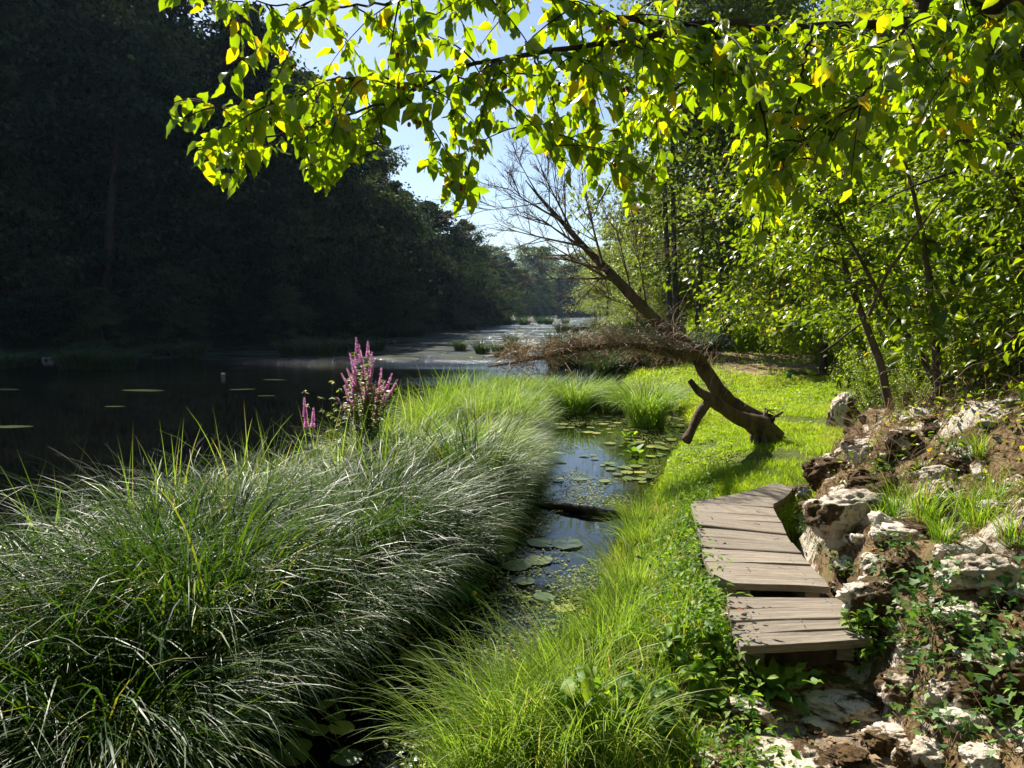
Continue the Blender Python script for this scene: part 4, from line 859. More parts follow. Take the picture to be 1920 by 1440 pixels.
for px, py, sc, n_, lb in [(200, 690, 1.2, 4, 'dark sedge island standing in the shaded river at left'), (590, 668, 1.3, 3, 'dark sedge island beyond the purple flowers'), (690, 660, 1.2, 3, 'dark sedge island right of the purple flowers, near the far bank'),
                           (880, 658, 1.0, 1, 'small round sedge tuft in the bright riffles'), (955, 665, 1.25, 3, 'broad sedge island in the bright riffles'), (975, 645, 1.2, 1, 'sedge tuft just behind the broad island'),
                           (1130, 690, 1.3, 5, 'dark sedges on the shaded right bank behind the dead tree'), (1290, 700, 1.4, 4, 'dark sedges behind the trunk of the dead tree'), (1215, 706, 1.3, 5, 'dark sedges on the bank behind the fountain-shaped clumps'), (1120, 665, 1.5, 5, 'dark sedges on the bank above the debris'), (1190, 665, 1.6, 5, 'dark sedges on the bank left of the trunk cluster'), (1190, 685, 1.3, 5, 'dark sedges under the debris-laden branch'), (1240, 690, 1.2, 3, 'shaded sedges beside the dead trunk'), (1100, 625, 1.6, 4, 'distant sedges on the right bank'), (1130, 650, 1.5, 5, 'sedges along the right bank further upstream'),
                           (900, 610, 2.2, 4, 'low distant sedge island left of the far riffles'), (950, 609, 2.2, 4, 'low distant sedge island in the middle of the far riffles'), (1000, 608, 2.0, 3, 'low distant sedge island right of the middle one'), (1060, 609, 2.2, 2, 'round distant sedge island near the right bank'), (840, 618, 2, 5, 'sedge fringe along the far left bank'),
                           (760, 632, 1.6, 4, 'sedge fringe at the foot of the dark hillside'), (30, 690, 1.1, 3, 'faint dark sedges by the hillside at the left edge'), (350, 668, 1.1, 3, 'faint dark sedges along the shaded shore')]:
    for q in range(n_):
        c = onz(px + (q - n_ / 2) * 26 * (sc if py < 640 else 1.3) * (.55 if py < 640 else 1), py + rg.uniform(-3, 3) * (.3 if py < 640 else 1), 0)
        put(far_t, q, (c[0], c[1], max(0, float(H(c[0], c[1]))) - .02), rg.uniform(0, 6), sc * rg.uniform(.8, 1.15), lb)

# right-hand foreground clumps
rc = [sedge_proto('sedge_clump', tussock(260 + k, 330, .35, .72, .0062, 2.9, .5, .16, (.8, 2.3)), M['sedge_far'], 'foreground clump', 'sedge clumps on the right shore of the channel') for k in range(3)]
for px, py, sc, lb in [(960, 1400, 1.0, 'arching sedge clump at the bottom centre overhanging the dark water'), (1060, 1330, .95, 'sedge clump just right of the bottom centre clump'), (1010, 1460, 1.0, 'sedge clump cut by the bottom edge'), (1130, 1230, .9, 'sedge clump leaning over the channel below the floating twig mat'),
                       (1180, 1120, .85, 'sedge clump at the narrow bend of the channel'), (1200, 1040, .8, 'silvery sedge clump beside the sunken log'), (1120, 1420, .9, 'grass clump among the weeds at the bottom'), (900, 1470, 1.0, 'leftmost clump of the bottom shore'), (1190, 990, .7, 'small drooping clump near the water bend'), (1230, 960, .6, 'small clump at the upper channel shore'), (1160, 1180, .8, 'clump drooping toward the lily pads')]:
    c = ground(px, py); put(rc, int(px) % 3, (c[0], c[1], max(c[2], .03)), sc, sc, lb)

# ------------------------------------------------------------------ lawn and verge grass
rg = np.random.default_rng(51)
def clear(x, y, m=.0): return (~onboard(x, y)) & (x > xr(y) + m) & (x < xf(y) + .12)
gm = MB()
for (y0, y1, n, hL, wd) in ((6.0, 9, 42000, (.06, .17), .006), (9, 13, 60000, (.05, .12), .008), (13, 20, 62000, (.04, .10), .014), (20, 36, 60000, (.04, .13), .026)):
    yy = rg.uniform(y0, y1, n); xa = xr(yy); xb = xf(yy); xx = xa + (xb - xa + .2) * rg.random(n); k = clear(xx, yy)
    pch = fbm(xyz(xx, yy, .9), 61, 3); k &= ~((rg.random(n) < .88) & dirtn(xx, yy)) & (rg.random(n) < .85 + .9 * pch)
    xx, yy, pch = xx[k], yy[k], pch[k]; n = len(xx); L = rg.uniform(*hL, n) * (1 + .35 * pch)
    blades(gm, np.stack([xx, yy, H(xx, yy) - .01], -1), rg.uniform(0, 6.28, n), L, wd * rg.uniform(.7, 1.3, n), rg.uniform(.1, .7, n), rg.uniform(.6, 1.7, n), 3, rg.normal(0, .6, n), np.clip(rg.random(n) * .75 + .2 * pch + .15, 0, 1))
tag(gm.obj('lawn_grass', M['lawn']), 'short bright yellow-green grass of the lawn', 'grass', kind='stuff')
vm = MB(); n = 13000
yy = rg.uniform(2.2, 8.3, n); xa = xr(yy) - .03; pl = np.interp(yy, [2, 2.9, 3.3, 4.3, 5.7, 8.3], [.85, .9, 1.02, 1.22, 1.45, 2.6]); xx = xa + (pl - xa) * rg.random(n) ** .9
k = ~onboard(xx, yy); xx, yy, xa = xx[k], yy[k], xa[k]; n = len(xx); e = xx - xa; pch = fbm(xyz(xx, yy, 1.6), 71, 3)
L = (rg.uniform(.10, .32, n) * (1 + .4 * pch)) * np.clip(.4 + e / .7, .4, 1) * np.interp(yy, [2, 5, 8.3], [1, 1, .6]) * np.where(rg.random(n) < .05, 1.4, 1)
near_b = np.clip((pl[k] - xx) / .25, .4, 1)
blades(vm, np.stack([xx, yy, np.maximum(H(xx, yy), 0) - .01], -1), rg.uniform(0, 6.28, n), L * near_b, rg.uniform(.004, .0095, n), rg.uniform(0, .5, n), rg.uniform(.3, 2.0, n), 5, rg.normal(0, .6, n), np.clip(rg.random(n) * .85 + .35 * np.clip(fbm(xyz(xx, yy, 2.3), 81, 2), 0, 1), 0, 1), kink=rg.normal(0, .3, n))
tag(vm.obj('verge_grass', M['verge']), 'tall yellow-green grass with dry stalks between channel and plank walkway', 'grass', kind='stuff')
# broad-leaved weeds through the verge
wm = MB(); n = 5200; yy = rg.uniform(2.3, 6.6, n); pl = np.interp(yy, [2, 2.9, 3.3, 4.3, 5.7, 8.3], [1.05, 1.0, 1.03, 1.22, 1.45, 2.6]); xx = pl - np.abs(rg.normal(0, .22, n)); pch = fbm(xyz(xx, yy, 3.2), 91, 2)
k = (pch > -.15) & ~onboard(xx, yy) & (xx > xr(yy)); xx, yy = xx[k], yy[k]; n = len(xx); hgt = np.abs(rg.normal(.0, .12, n)) * (1 + pch[k])
P = np.stack([xx, yy, H(xx, yy) + hgt + .02], -1)
scatter(wm, LM[0], LM[1], frames(norm(rg.normal(size=(n, 3)) * np.array([1, 1, .4])), norm(rg.normal(size=(n, 3)) * .35 + np.array([0, 0, 1]))), P, rg.uniform(.018, .05, n), rg.random(n))
tag(wm.obj('low_weeds', M['weed']), 'low broad-leaved weeds crowding the left side of the planks', 'weeds', kind='stuff')
cl = MB(); n = 26000; yy = 6 + 18 * rg.random(n) ** 1.3; xx = xr(yy) + (xf(yy) - xr(yy)) * rg.random(n); pch = fbm(xyz(xx, yy, .55), 191, 3); k = clear(xx, yy, .2) & (pch > .0); xx, yy = xx[k], yy[k]; n = len(xx)
scatter(cl, LQ[0], LQ[1], frames(norm(rg.normal(size=(n, 3)) * np.array([1, 1, .2])), norm(rg.normal(size=(n, 3)) * .3 + np.array([0, 0, 1]))), np.stack([xx, yy, H(xx, yy) + rg.uniform(.03, .10, n)], -1), rg.uniform(.02, .05, n) * np.interp(yy, [6, 20], [1, 1.8]), rg.random(n))
tag(cl.obj('clover', M['lawn']), 'darker clover and plantain patches in the lawn', 'clover', kind='stuff')
# nettle bed behind the lawn
nm = MB(); n = 26000; yy = rg.uniform(25, 34, n); xx = yy * rg.uniform(.235, .42, n); bank = fbm(xyz(xx, yy, .5), 101, 3); top = np.clip(.75 + .5 * bank, .1, 1.6) * sst((yy - 25 - 1.2 * fbm(xyz(xx, yy, .3), 5, 2)) / 2.0)
k = top > .08; P = np.stack([xx, yy, H(xx, yy) + top * rg.random(n) ** .5], -1)[k]; n = len(P)
scatter(nm, LM[0], LM[1], frames(norm(rg.normal(size=(n, 3)) * .7 + np.array([0, 0, -.3])), norm(rg.normal(size=(n, 3)) * .5 + np.array([0, 0, 1]))), P, rg.uniform(.09, .2, n), rg.random(n))
tag(nm.obj('nettle_bed', M['lawn']), 'knee-high bed of bright green nettles behind the lawn', 'nettles', kind='stuff')

# ------------------------------------------------------------------ slope cover: moss, litter, ivy, tufts
def slope_pts(n, pw=1.0, ymax=13, xm=4.5):
    yy = 1.6 + (ymax - 1.6) * rg.random(n) ** pw; xx = xf(yy) + .02 + xm * rg.random(n) ** 1.2; return xx, yy
mm = MB(); n = 120000; xx, yy = slope_pts(n, 1.35); pch = fbm(xyz(xx, yy, 2.2), 111, 3); k = pch > -.25; xx, yy = xx[k], yy[k]; n = len(xx)
blades(mm, np.stack([xx, yy, H(xx, yy) - .005], -1), rg.uniform(0, 6.28, n), rg.uniform(.012, .06, n), rg.uniform(.002, .0055, n), rg.uniform(0, .9, n), rg.uniform(.6, 2.0, n), 2, rg.normal(0, .6, n), np.clip(rg.random(n) * .9 + .2 * (pch[k] > .4), 0, 1))
tag(mm.obj('dry_moss', M['mosstuft']), 'brown dry moss and short tufts covering the rocky slope', 'moss', kind='stuff')
sm = MB(); n = 14000; xx, yy = slope_pts(n, 1.0); pch = fbm(xyz(xx, yy, .9), 121, 2); k = (pch > -.1) & (yy > 3.2); xx, yy = xx[k], yy[k]; n = len(xx)
blades(sm, np.stack([xx, yy, H(xx, yy)], -1), rg.uniform(0, 6.28, n), rg.uniform(.1, .5, n), rg.uniform(.002, .006, n), rg.uniform(.2, 1.4, n), rg.uniform(1.0, 2.1, n), 5, rg.normal(0, .8, n), rg.random(n), kink=rg.normal(0, .5, n))
tag(sm.obj('dry_stalks', M['straw']), 'fallen dry stalks and straw strewn over the rocky slope', 'straw', kind='stuff')
lm = MB(); n = 9000; xx, yy = slope_pts(n, 1.0, 14, 6); 
n2 = 900; yb = rg.uniform(1.8, 3.4, n2); xb = rg.uniform(.9, 1.7, n2); xx = np.concatenate([xx, xb]); yy = np.concatenate([yy, yb]); k = ~onboard(xx, yy); xx, yy = xx[k], yy[k]; n = len(xx)
scatter(lm, LQ[0], LQ[1], frames(norm(rg.normal(size=(n, 3)) * np.array([1, 1, .3])), norm(rg.normal(size=(n, 3)) * .4 + np.array([0, 0, 1]))), np.stack([xx, yy, H(xx, yy) + .012], -1), rg.uniform(.012, .05, n), rg.random(n))
tag(lm.obj('leaf_litter', M['litter']), 'scattered brown dead leaves on slope and path', 'litter', kind='stuff')
gs = MB(); n = 34000; xx, yy = slope_pts(n, 1.0, 14, 7); pch = fbm(xyz(xx, yy, 1.1), 131, 3); k = (pch > .0) | (xx - xf(yy) > 1.2 + .4 * pch); xx, yy = xx[k], yy[k]; n = len(xx)
P = np.stack([xx, yy, H(xx, yy) + np.abs(rg.normal(0, .06, n)) + .01], -1)
scatter(gs, LM[0], LM[1], frames(norm(rg.normal(size=(n, 3)) * np.array([1, 1, .5])), norm(rg.normal(size=(n, 3)) * .45 + np.array([-.1, 0, 1]))), P, rg.uniform(.02, .06, n), rg.random(n))
tag(gs.obj('undergrowth', M['hazel']), 'small-leaved green undergrowth spreading over the rocky slope', 'undergrowth', kind='stuff')
# green grass tufts on the slope
gt = tussock(301, 120, .12, .30, .0045, 0, 0, .07, (.5, 1.8), 5); gto = sedge_proto('grass_tuft', gt, M['verge'], 'tuft', 'green grass tufts on the rocky slope'); gto['category'] = 'grass tuft'
for px, py, sc, lb in [(1690, 965, 1.3, 'green grass tuft behind the long flat slab'), (1730, 970, 1.2, 'grass tuft right of the tuft behind the slab'), (1800, 960, 1.1, 'broad-bladed grass tuft high on the slope'), (1840, 985, 1.2, 'grass tuft above the broad grey block'), (1860, 940, 1, 'grass tuft in the slope litter'), (1650, 975, .8, 'small grass tuft on the outcrop edge'),
                       (1770, 1010, .8, 'short grass tuft beside the pointed stone'), (1900, 1010, 1, 'grass tuft at the right edge of the slope'), (1750, 700, 1.2, 'wispy grass tuft under the saplings'), (1840, 850, 1, 'sparse tuft in the brown litter')]:
    c = ground(px, py); put([gto], 0, (c[0], c[1], c[2]), px * .1, sc, lb)
# ivy plants
def ivy(seed, n, rad):
    rg_ = np.random.default_rng(seed); mb, tb = MB(), MB(); Cs = []
    for k in range(7):
        az = rg_.uniform(0, 6.28); s = np.linspace(0, 1, 7); Q = np.stack([np.cos(az + s * rg_.normal(0, 1)) * rad * s, np.sin(az + s * rg_.normal(0, 1)) * rad * s, .03 + .05 * np.sin(s * 5 + k)], -1); tube(tb, Q, [.003, .0015], 4); Cs.append(Q)
    per = n // 7; P = np.concatenate([np.stack([np.interp(rg_.random(per), np.linspace(0, 1, 7), Q[:, x]) * 1.0 for x in range(3)], -1) if False else Q[rg_.integers(0, 7, per)] + rg_.normal(size=(per, 3)) * np.array([.05, .05, .02]) for Q in Cs])
    d = norm(rg_.normal(size=P.shape) * np.array([1, 1, .4]) + np.array([-.2, -.3, -.3])); nn = norm(rg_.normal(size=P.shape) * .35 + np.array([-.2, -.4, 1]))
    P[:, 2] += .05 + .05 * rg_.random(len(P)); scatter(mb, LI[0], LI[1], frames(d, nn), P, rg_.uniform(.025, .06, len(P)), rg_.random(len(P))); return tb, mb
ivs = []
for k in range(3):
    tb, mb = ivy(400 + k, 63, .22); r_ = empty('ivy', (0, 0, 0), 0, 'ivy', 'ivy', 'ivy trailing over the rocks'); tb.obj('stem', M['twig'], r_); mb.obj('leaves', M['ivy'], r_); ivs.append(r_)
for k, (px, py, sc, lb) in enumerate([(1745, 1135, .9, 'ivy hanging beside the broad grey block'), (1720, 1200, .9, 'ivy trailing right of the bright white boulder'), (1760, 1190, .8, 'ivy between the white stones'), (1735, 1290, .9, 'ivy running down past the path-side rock'), (1800, 1200, .8, 'ivy in the shade under the grey block'),
                           (1880, 1140, 1.0, 'large-leaved ivy over the right end of the grey block'), (1850, 1290, 1.0, 'ivy spread on the big mossy boulder'), (1905, 1260, .9, 'ivy at the right edge above the mossy boulder'), (1745, 1380, .8, 'ivy low beside the bottom rocks'), (1690, 1230, .7, 'ivy sprig close to the step corner'), (1665, 1095, .6, 'ivy sprig above the white boulder'),
                           (1560, 1065, .55, 'ivy creeping along the gap right of the planks'), (1590, 1090, .55, 'ivy creeping at the end of the long planks'), (1455, 950, .4, 'ivy sprig on the far plank corner'), (1690, 1050, .6, 'ivy sprig on the outcrop'), (1900, 1410, .9, 'ivy in the lower right corner'), (1800, 1400, .7, 'ivy at the foot of the mossy boulder'),
                           (1535, 1040, .5, 'ivy creeping beside the middle of the long planks'), (1510, 1005, .4, 'ivy on the rock face by the far half of the long planks'), (1630, 1200, .6, 'ivy over the right end of the short step'), (1650, 900, .6, 'ivy on the slope above the layered boulder'), (1780, 860, .7, 'ivy in the dry litter high on the slope'), (1530, 1110, .5, 'leafy sprig growing out of the gap between the two platforms'), (1440, 1090, .45, 'leafy sprig in front of the long walkway edge')]):
    c = ground(px, py); put(ivs, k, (c[0], c[1], c[2] + .03), k * 1.1, sc, lb)
# leafy plant under the step, rosette weed, nettle
def herb(seed, stems, h, per, ls, mat, LSH=LM, sp=.5):
    rg_ = np.random.default_rng(seed); tb, lf = MB(), MB()
    for k in range(stems):
        az = rg_.uniform(0, 6.28); s = np.linspace(0, 1, 6); L = h * rg_.uniform(.6, 1.1); th = s * rg_.uniform(.2, 1) * sp * 1.6
        st = np.stack([np.sin(th) * math.cos(az), np.sin(th) * math.sin(az), np.cos(th)], -1) * L / 6; P = np.cumsum(st, 0) + np.array([rg_.normal(0, h * .15), rg_.normal(0, h * .15), -.02]); tube(tb, P, [.003, .0012], 4)
        C = P[rg_.integers(1, 6, per)] + rg_.normal(0, .006, (per, 3)); d = norm(rg_.normal(size=(per, 3)) * np.array([1, 1, .3]) + np.array([0, 0, -.1])); nn = norm(rg_.normal(size=(per, 3)) * .3 + np.array([0, 0, 1]))
        scatter(lf, LSH[0], LSH[1], frames(d, nn), C, ls * rg_.uniform(.6, 1.2, per), rg_.random(per))
    r_ = empty('leafy_plant', (0, 0, 0), 0, 'p', 'plant'); tb.obj('stems', mat, r_); lf.obj('leaves', mat, r_); return r_
hp = herb(501, 26, .28, 12, .045, M['weed']); c = ground(1615, 1245); place(hp, (c[0], c[1] - .02, c[2])); hp['label'] = 'small-leaved dark green bushy plant growing beside the shaded front of the step'
n1 = herb(502, 9, .34, 12, .085, M['weed'], LN); c = ground(1100, 1420); place(n1, (c[0], c[1], c[2] + .05)); n1['label'] = 'young nettle with toothed pale green leaves in the bottom grass'
n2_ = dup(n1, (c[0] + .18, c[1] + .12, c[2] + .04), 2, .8, 'second smaller nettle just right of the young nettle')
for px, py, sc, lb in [(1275, 1250, 1.0, 'tall leafy weed among dry stalks left of the step'), (1330, 1160, .8, 'leafy weed at the left corner of the step'), (1345, 1240, .9, 'leafy weed below the left corner of the step'), (1310, 1060, .7, 'leafy weed beside the middle of the long walkway'), (1400, 1100, .5, 'small weed sprouting between the two platforms'), (1310, 1330, 1.0, 'bright weed over the ochre rock'), (1240, 1380, 1.0, 'bushy weed at the bottom between grass and path'), (1340, 1090, .6, 'weed overlapping the front left end of the long walkway')]:
    c = ground(px, py); dup(n1, (c[0], c[1], c[2]), px, sc * .75, lb)
def rosette(seed, n, L, wd):
    rg_ = np.random.default_rng(seed); mb = MB(); T, Fa = leaf_shape(9, wd, .25, .3, .2, .06)
    az = np.arange(n) * 2.4; el = rg_.uniform(.25, 1.1, n); d = np.stack([np.cos(az) * np.cos(el), np.sin(az) * np.cos(el), np.sin(el)], -1); nn = np.stack([-np.cos(az) * np.sin(el), -np.sin(az) * np.sin(el), np.cos(el)], -1)
    scatter(mb, T, Fa, frames(d, nn), np.zeros((n, 3)), L * rg_.uniform(.7, 1.1, n), rg_.random(n)); return mb
c = ground(1450, 1300); o = rosette(6, 15, .24, .3).obj('rosette_weed', M['weed']); place(o, (c[0], c[1], c[2])); tag(o, 'rosette weed with long toothed leaves rising in front of the step', 'plant')

# ------------------------------------------------------------------ purple loosestrife
def loose():
    rg_ = np.random.default_rng(8); base = at(690, 800, 8.3); base[2] = max(.1, float(H(base[0], base[1]))); root = empty('purple_loosestrife', base, 0, 'tall purple loosestrife in flower rising from the sedges', 'flower')
    tb, lf = MB(), MB()
    tips = [(668, 632), (655, 660), (690, 640), (702, 672), (678, 668), (640, 700), (715, 690), (735, 700), (650, 690), (665, 700), (695, 700), (632, 745), (660, 725), (685, 720), (722, 715), (745, 712), (710, 735), (672, 645), (661, 682), (687, 690), (698, 660), (645, 722), (728, 722), (676, 712), (705, 715)]
    def spike(tip, d, L, r):
        sp = MB(); n = 200; a = rg_.random(n); ph = rg_.uniform(0, 6.28, n); P = tip - d * (L * a)[:, None]; out = np.stack([np.cos(ph), np.sin(ph), .3 + 0 * ph], -1)
        scatter(sp, LQ[0], LQ[1], frames(norm(out), norm(rg_.normal(size=(n, 3)))), P, r * (.45 + .8 * a), rg_.random(n)); return sp
    for q, (px, py) in enumerate(tips):
        T = at(px, py, 8.3 + rg_.uniform(-.25, .25)) - base; s = np.linspace(0, 1, 8)[:, None]; P0 = np.array([rg_.normal(0, .08), rg_.normal(0, .08), 0]); Q = P0 + (T - P0) * s; Q[:, :2] -= (T - P0)[:2] * (s * (1 - s)) * .5
        tube(tb, Q, [.006, .003], 5); d = norm(Q[-1] - Q[-2]); spike(T, d, rg_.uniform(.18, .34), .025).obj('flower_spike', M['flower'], root)
        n = 60; a = rg_.uniform(.35, .9, n); C = np.stack([np.interp(a, s[:, 0], Q[:, x]) for x in range(3)], -1); az = rg_.uniform(0, 6.28, n); dd = norm(np.stack([np.cos(az), np.sin(az), .35 + 0 * az], -1))
        scatter(lf, LM[0], LM[1], frames(dd, norm(rg_.normal(size=(n, 3)) * .3 + np.array([0, 0, 1]))), C, rg_.uniform(.03, .075, n), rg_.uniform(.4, 1, n))
    tb.obj('stems', M['willow'], root); lf.obj('leaves', M['willow'], root)
    b2 = at(578, 820, 7.4); b2[2] = .3; r2 = empty('purple_loosestrife', b2, 0, 'lone pair of purple flower spikes left of the main flowering clump', 'flower'); tb = MB()
    for px, py in ((570, 745), (588, 765), (572, 765)):
        T = at(px, py, 7.4) - b2; Q = T * np.linspace(0, 1, 6)[:, None]; tube(tb, Q, [.005, .002], 4); spike(T, norm(T), .2, .024).obj('flower_spike', M['flower'], r2)
    tb.obj('stems', M['willow'], r2)
    b3 = at(640, 790, 8.6); b3[2] = .15; r3 = herb(77, 14, 1.0, 26, .05, M['willow'], LM, .25); place(r3, b3); r3['label'] = 'pale green leafy shoots just left of the purple flowers'; r3['category'] = 'plant'
loose()

# ------------------------------------------------------------------ lily pads, duckweed, log
def padmesh(seed, notch=True):
    rg_ = np.random.default_rng(seed); n = 26; a = np.linspace(.12, 2 * np.pi - .12, n); r = 1 + .03 * rg_.normal(size=n); mb = MB()
    inner = np.stack([.5 * np.cos(a) * 1.15, .5 * np.sin(a), np.full(n, .004)], -1); outer = np.stack([r * np.cos(a) * 1.2, r * np.sin(a), .01 + .02 * np.sin(a * 3 + seed) + .012 * rg_.normal(size=n)], -1); V = np.vstack([[[-.0, 0, 0]], inner, outer])
    f4 = [(1 + i, 1 + n + i, 2 + n + i, 2 + i) for i in range(n - 1)]; f3 = [(0, 1 + i, 2 + i) for i in range(n - 1)]; mb.add(V, f4, rg_.random()); mb.f[3].append(np.array(f3)); return mb
pads = [tag(padmesh(600 + k).obj('lily_pad', M['pad']), 'lily pad', 'lily pad', 'lily pads on the channel') for k in range(5)]
PD = [(1063, 1018, .19), (1018, 1018, .17), (985, 1035, .16), (1010, 1050, .15), (970, 1060, .16), (1040, 1060, .10), (950, 1010, .14), (985, 1090, .10), (975, 1130, .17), (940, 1030, .15), (855, 1110, .14), (800, 1220, .12), (780, 1235, .13), (830, 1240, .12), (815, 1212, .1),
      (930, 975, .12), (960, 990, .13), (1000, 975, .12), (640, 1365, .08), (650, 1420, .09), (595, 1370, .07), (560, 1400, .08), (510, 1420, .08), (610, 1320, .06), (630, 1345, .06), (570, 1360, .07), (550, 1420, .09), (1020, 1120, .1), (1060, 1140, .09), (1085, 1100, .08)]
PD = [p for i_, p in enumerate(PD) if i_ % 3 != 2 or p[1] > 1150]
pr_ = np.random.default_rng(12)
for k, (px, py, s) in enumerate(PD):
    c = onz(px, py, .012); zone = 'in the shaded middle channel' if 960 < py < 1150 else ('near the dark foreground water' if py > 1300 else 'under the overhanging sedges')
    put(pads, k, (c[0], c[1], .012 + .001 * (k % 6)), pr_.uniform(0, 6), s * .72, f'round green lily pad floating {zone}')
for k in range(125):
    yy_ = pr_.uniform(8.6, 14.2); a, b = np.interp(yy_, XIR[:, 0], XIR[:, 1]) + .15, float(xr(yy_)) - .02
    xx_ = a + (b - a) * (1 - pr_.random() ** 1.6 * .95)
    if yy_ > 9 and yy_ < 12.2 and xx_ < b - (b - a) * .62 and pr_.random() < .75: continue
    put(pads, k, (xx_, yy_, .010 + .0008 * (k % 9)), pr_.uniform(0, 6), pr_.uniform(.03, .085), 'yellow-green lily pad in the sunlit raft at the far end of the channel')
mats = [tag(padmesh(650 + k).obj('weed_mat', M['matweed']), 'weed mat', 'weed mat', 'weed mats on the dark river') for k in range(3)]
for k, (px, py, s) in enumerate([(268, 732, .55), (20, 800, .35), (455, 730, .3), (12, 730, .35), (215, 762, .2), (500, 742, .2), (515, 712, .35), (450, 690, .4), (150, 690, .3), (395, 905, .1), (330, 885, .07)]):
    c = onz(px, py, .006); put(mats, k, (c[0], c[1], .006), .2 * (k % 3 - 1), (s * .9, s * .38, s * .2), 'pale floating weed mat on the dark open river')
dw = MB(); n = 22000; yy = rg.uniform(2.6, 14.5, n); a = np.interp(yy, XIR[:, 0], XIR[:, 1]) - .1; b = xr(yy) + .1; t = rg.random(n); xx = a + (b - a) * t; pch = fbm(xyz(xx, yy, 1.3), 141, 3)
lvl = np.interp(yy, [2.6, 4.6, 5.6, 7, 8.6, 10, 12.5, 14.5], [.35, -.1, .25, .7, .45, .25, -.2, -.6]) - .7 * np.clip((t - .55) * 2, 0, 1); k = (pch > lvl) & (H(xx, yy, False) < .04)
P = np.stack([xx[k], yy[k], np.full(k.sum(), .006) + rg.uniform(0, .004, k.sum())], -1); n = len(P)
scatter(dw, LQ[0], LQ[1], frames(norm(rg.normal(size=(n, 3)) * np.array([1, 1, .0])), norm(rg.normal(size=(n, 3)) * .06 + np.array([0, 0, 1]))), P, rg.uniform(.01, .045, n), rg.random(n))
tag(dw.obj('floating_pondweed', M['pad']), 'small floating pondweed leaves clustered on the channel', 'pondweed', kind='stuff')
lg = MB(); Pl = smoothpath([onz(1000, 945, .0), onz(1060, 950, .035), onz(1120, 960, .03), onz(1175, 966, .0), onz(1230, 975, -.02)], 16); tube(lg, Pl, [.02, .035, .04, .035, .03], 8, .5, .2, 3)
tag(lg.obj('sunken_log', M['darkbark']), 'dark waterlogged log lying across the channel', 'log')
# upright water plants with big leaves
for px, py, sc, lb, n_ in [(885, 1125, 1.0, 'broad-leaved water plant with a yellow bud at the foot of the sedges', 8), (1180, 820, .8, 'dark green water plant in the lily raft, further one', 9), (1190, 852, 1.0, 'dark green water plant in the lily raft, nearer one', 12)]:
    rg_ = np.random.default_rng(int(px)); c = onz(px, py, .0); mb = MB(); T, Fa = leaf_shape(7, .62, .1, .12, .2, .01); az = rg_.uniform(0, 6.28, n_); el = rg_.uniform(.2, 1.0, n_); d = np.stack([np.cos(az) * np.cos(el), np.sin(az) * np.cos(el), np.sin(el)], -1); nn = np.stack([-np.cos(az) * np.sin(el), -np.sin(az) * np.sin(el), np.cos(el)], -1)
    scatter(mb, T, Fa, frames(d, nn), rg_.normal(0, .05, (n_, 3)) * np.array([1, 1, .2]), .17 * sc * rg_.uniform(.7, 1.2, n_), rg_.random(n_)); r_ = empty('water_plant', (c[0], c[1], .02), 0, lb, 'water plant'); mb.obj('leaves', M['weed'], r_)
    if n_ == 8:
        b_ = MB(); b_.add(IC[2][0] * .018 + np.array([.02, -.08, .06]), IC[2][1]); b_.obj('bud', plain('yellow_bud', (.75, .5, .03)), r_)

# ------------------------------------------------------------------ small things on the lawn
def lathe(mb, prof, k=24):
    an = np.arange(k) * 2 * np.pi / k; V = np.array([[r * np.cos(a), r * np.sin(a), z] for r, z in prof for a in an]); n = len(prof)
    i = np.arange(n - 1)[:, None] * k; j = np.arange(k)[None]; j2 = (j + 1) % k; mb.add(V, np.stack([i + j, i + j2, i + k + j2, i + k + j], -1).reshape(-1, 4))
c = ground(1479, 712); m = MB(); lathe(m, [(.001, .004), (.05, .004), (.052, .0), (.065, .13), (.069, .132), (.069, .138), (.062, .138), (.048, .01), (.001, .01)])
o = m.obj('plastic_cup', plain('turquoise_plastic', (.10, .55, .50), .35, .5)); place(o, (c[0], c[1], c[2] + .03)); tag(o, 'small turquoise plastic beaker standing on the lawn', 'cup')
def log(pa, pb, r, label, name='log'):
    A, B = ground(*pa), ground(*pb); m = MB(); Q = smoothpath([A, (A + B) / 2 + np.array([0, 0, .04]), B], 12); Q[:, 2] += r * .6; Q -= A; tube(m, Q, [r, r * 1.05, r * .8], 9, .5, .2, int(pa[0])); o = m.obj(name, M['deadbark']); o.location = A; return tag(o, label, 'log')
log((1530, 664), (1580, 668), .09, 'pale driftwood log lying at the back edge of the lawn'); log((1525, 708), (1590, 706), .05, 'dark log in the shade at the right edge of the lawn'); log((1480, 702), (1512, 706), .07, 'short grey log near the turquoise beaker')
c = ground(1355, 640); rock((c[0], c[1], c[2] + .25), (.42, .3, .5), 55, 'leaning dark boulder at the foot of the slim pale tree', None, 4)
c = ground(1578, 672); rock((c[0], c[1], c[2] + .1), (.22, .2, .2), 56, 'small dark stone beside the driftwood log at the back of the lawn', None, 4)
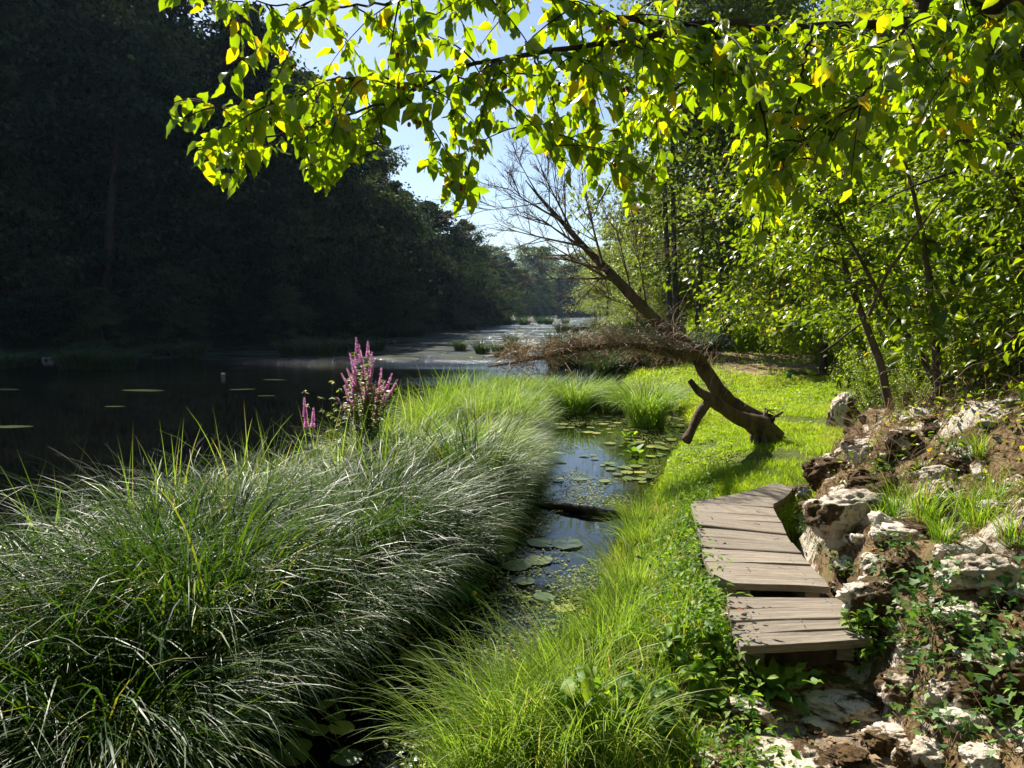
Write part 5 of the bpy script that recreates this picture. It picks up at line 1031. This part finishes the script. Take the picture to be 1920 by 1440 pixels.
# dead leaf and twigs on the planks
m = MB(); scatter(m, LN[0], LN[1], frames(np.array([[1, .3, .1]]), np.array([[0, 0, 1.]])), np.zeros((1, 3)), .045, np.array([1.0])); c = onz(1383, 1142, .475); o = m.obj('dead_leaf', M['litter']); o.location = c; tag(o, 'curled orange dead leaf lying on the short plank step', 'leaf')
for k, (px, py, z) in enumerate([(1390, 1152, .47), (1505, 1167, .475), (1425, 984, .457), (1460, 1010, .457), (1400, 1064, .456), (1455, 1058, .457)]):
    m = MB(); tube(m, [(0, 0, 0), (.02, .012, .004), (.045, .015, 0)], [.0025, .0012], 5); o = m.obj('twig', M['twig']); c = onz(px, py, z + .004); o.location = c; o.rotation_euler = (0, 0, k * 1.1); tag(o, 'thin dead twig lying on the ' + ('short plank step' if k < 2 else 'long plank walkway'), 'twig', 'twigs fallen on the planks')
print('objects', len(bpy.data.objects))

# arching brambles and dry twigs on the upper slope
br = np.random.default_rng(88)
def bramble(seed):
    rg_ = np.random.default_rng(seed); tb, lf = MB(), MB()
    for k in range(22):
        az = rg_.uniform(0, 6.28); L = rg_.uniform(.35, .95); s = np.linspace(0, 1, 8); th = rg_.uniform(.1, .6) + rg_.uniform(.6, 1.9) * s; st = np.stack([np.sin(th) * np.cos(az + s * rg_.normal(0, .5)), np.sin(th) * np.sin(az + s * rg_.normal(0, .5)), np.cos(th)], -1) * L / 8
        P = np.cumsum(st, 0) + np.array([rg_.normal(0, .15), rg_.normal(0, .15), -.04]); tube(tb, P, [.0045, .0018], 4)
        n_ = int(rg_.integers(2, 9)); C = P[rg_.integers(2, 8, n_)]; scatter(lf, LM[0], LM[1], frames(rdir(n_, -.2, rg_), norm(rg_.normal(size=(n_, 3)) * .4 + np.array([0, 0, 1]))), C, rg_.uniform(.03, .06, n_), rg_.random(n_))
    r_ = empty('bramble', (0, 0, 0), 0, 'bramble', 'bramble', 'dry brambles on the upper slope'); tb.obj('stems', M['straw'], r_); lf.obj('leaves', M['hazel'], r_); return r_
brs = [bramble(700 + k) for k in range(3)]
for k in range(60):
    yy_ = br.uniform(4.2, 11); xx_ = float(xf(yy_)) + 1.0 + 2.6 * br.random(); put(brs, k, (xx_, yy_, float(H(xx_, yy_))), br.uniform(0, 6), br.uniform(.6, 1.1), 'dry arching bramble on the upper rocky slope, ' + ('near the view' if yy_ < 6.5 else 'around the foot of the saplings' if yy_ < 8.8 else 'at the back of the slope'))

# ------------------------------------------------------------------ river haze
hb = MB(); x0, x1, y0, y1, z0, z1 = -500, 760, -30, 900, -3, 90
hb.add([(x0, y0, z0), (x1, y0, z0), (x1, y1, z0), (x0, y1, z0), (x0, y0, z1), (x1, y0, z1), (x1, y1, z1), (x0, y1, z1)], [(3, 2, 1, 0), (4, 5, 6, 7), (0, 1, 5, 4), (1, 2, 6, 5), (2, 3, 7, 6), (3, 0, 4, 7)])
hm = bpy.data.materials.new('haze_air'); hm.use_nodes = True; hn = hm.node_tree; hn.nodes.remove(hn.nodes['Principled BSDF'])
pv = hn.nodes.new('ShaderNodeVolumePrincipled'); pv.inputs['Color'].default_value = (.50, .70, 1.0, 1); pv.inputs['Density'].default_value = .00013; pv.inputs['Anisotropy'].default_value = .2
hn.links.new(pv.outputs[0], hn.nodes['Material Output'].inputs['Volume'])
tag(hb.obj('haze', hm, smooth=False), kind='stuff')
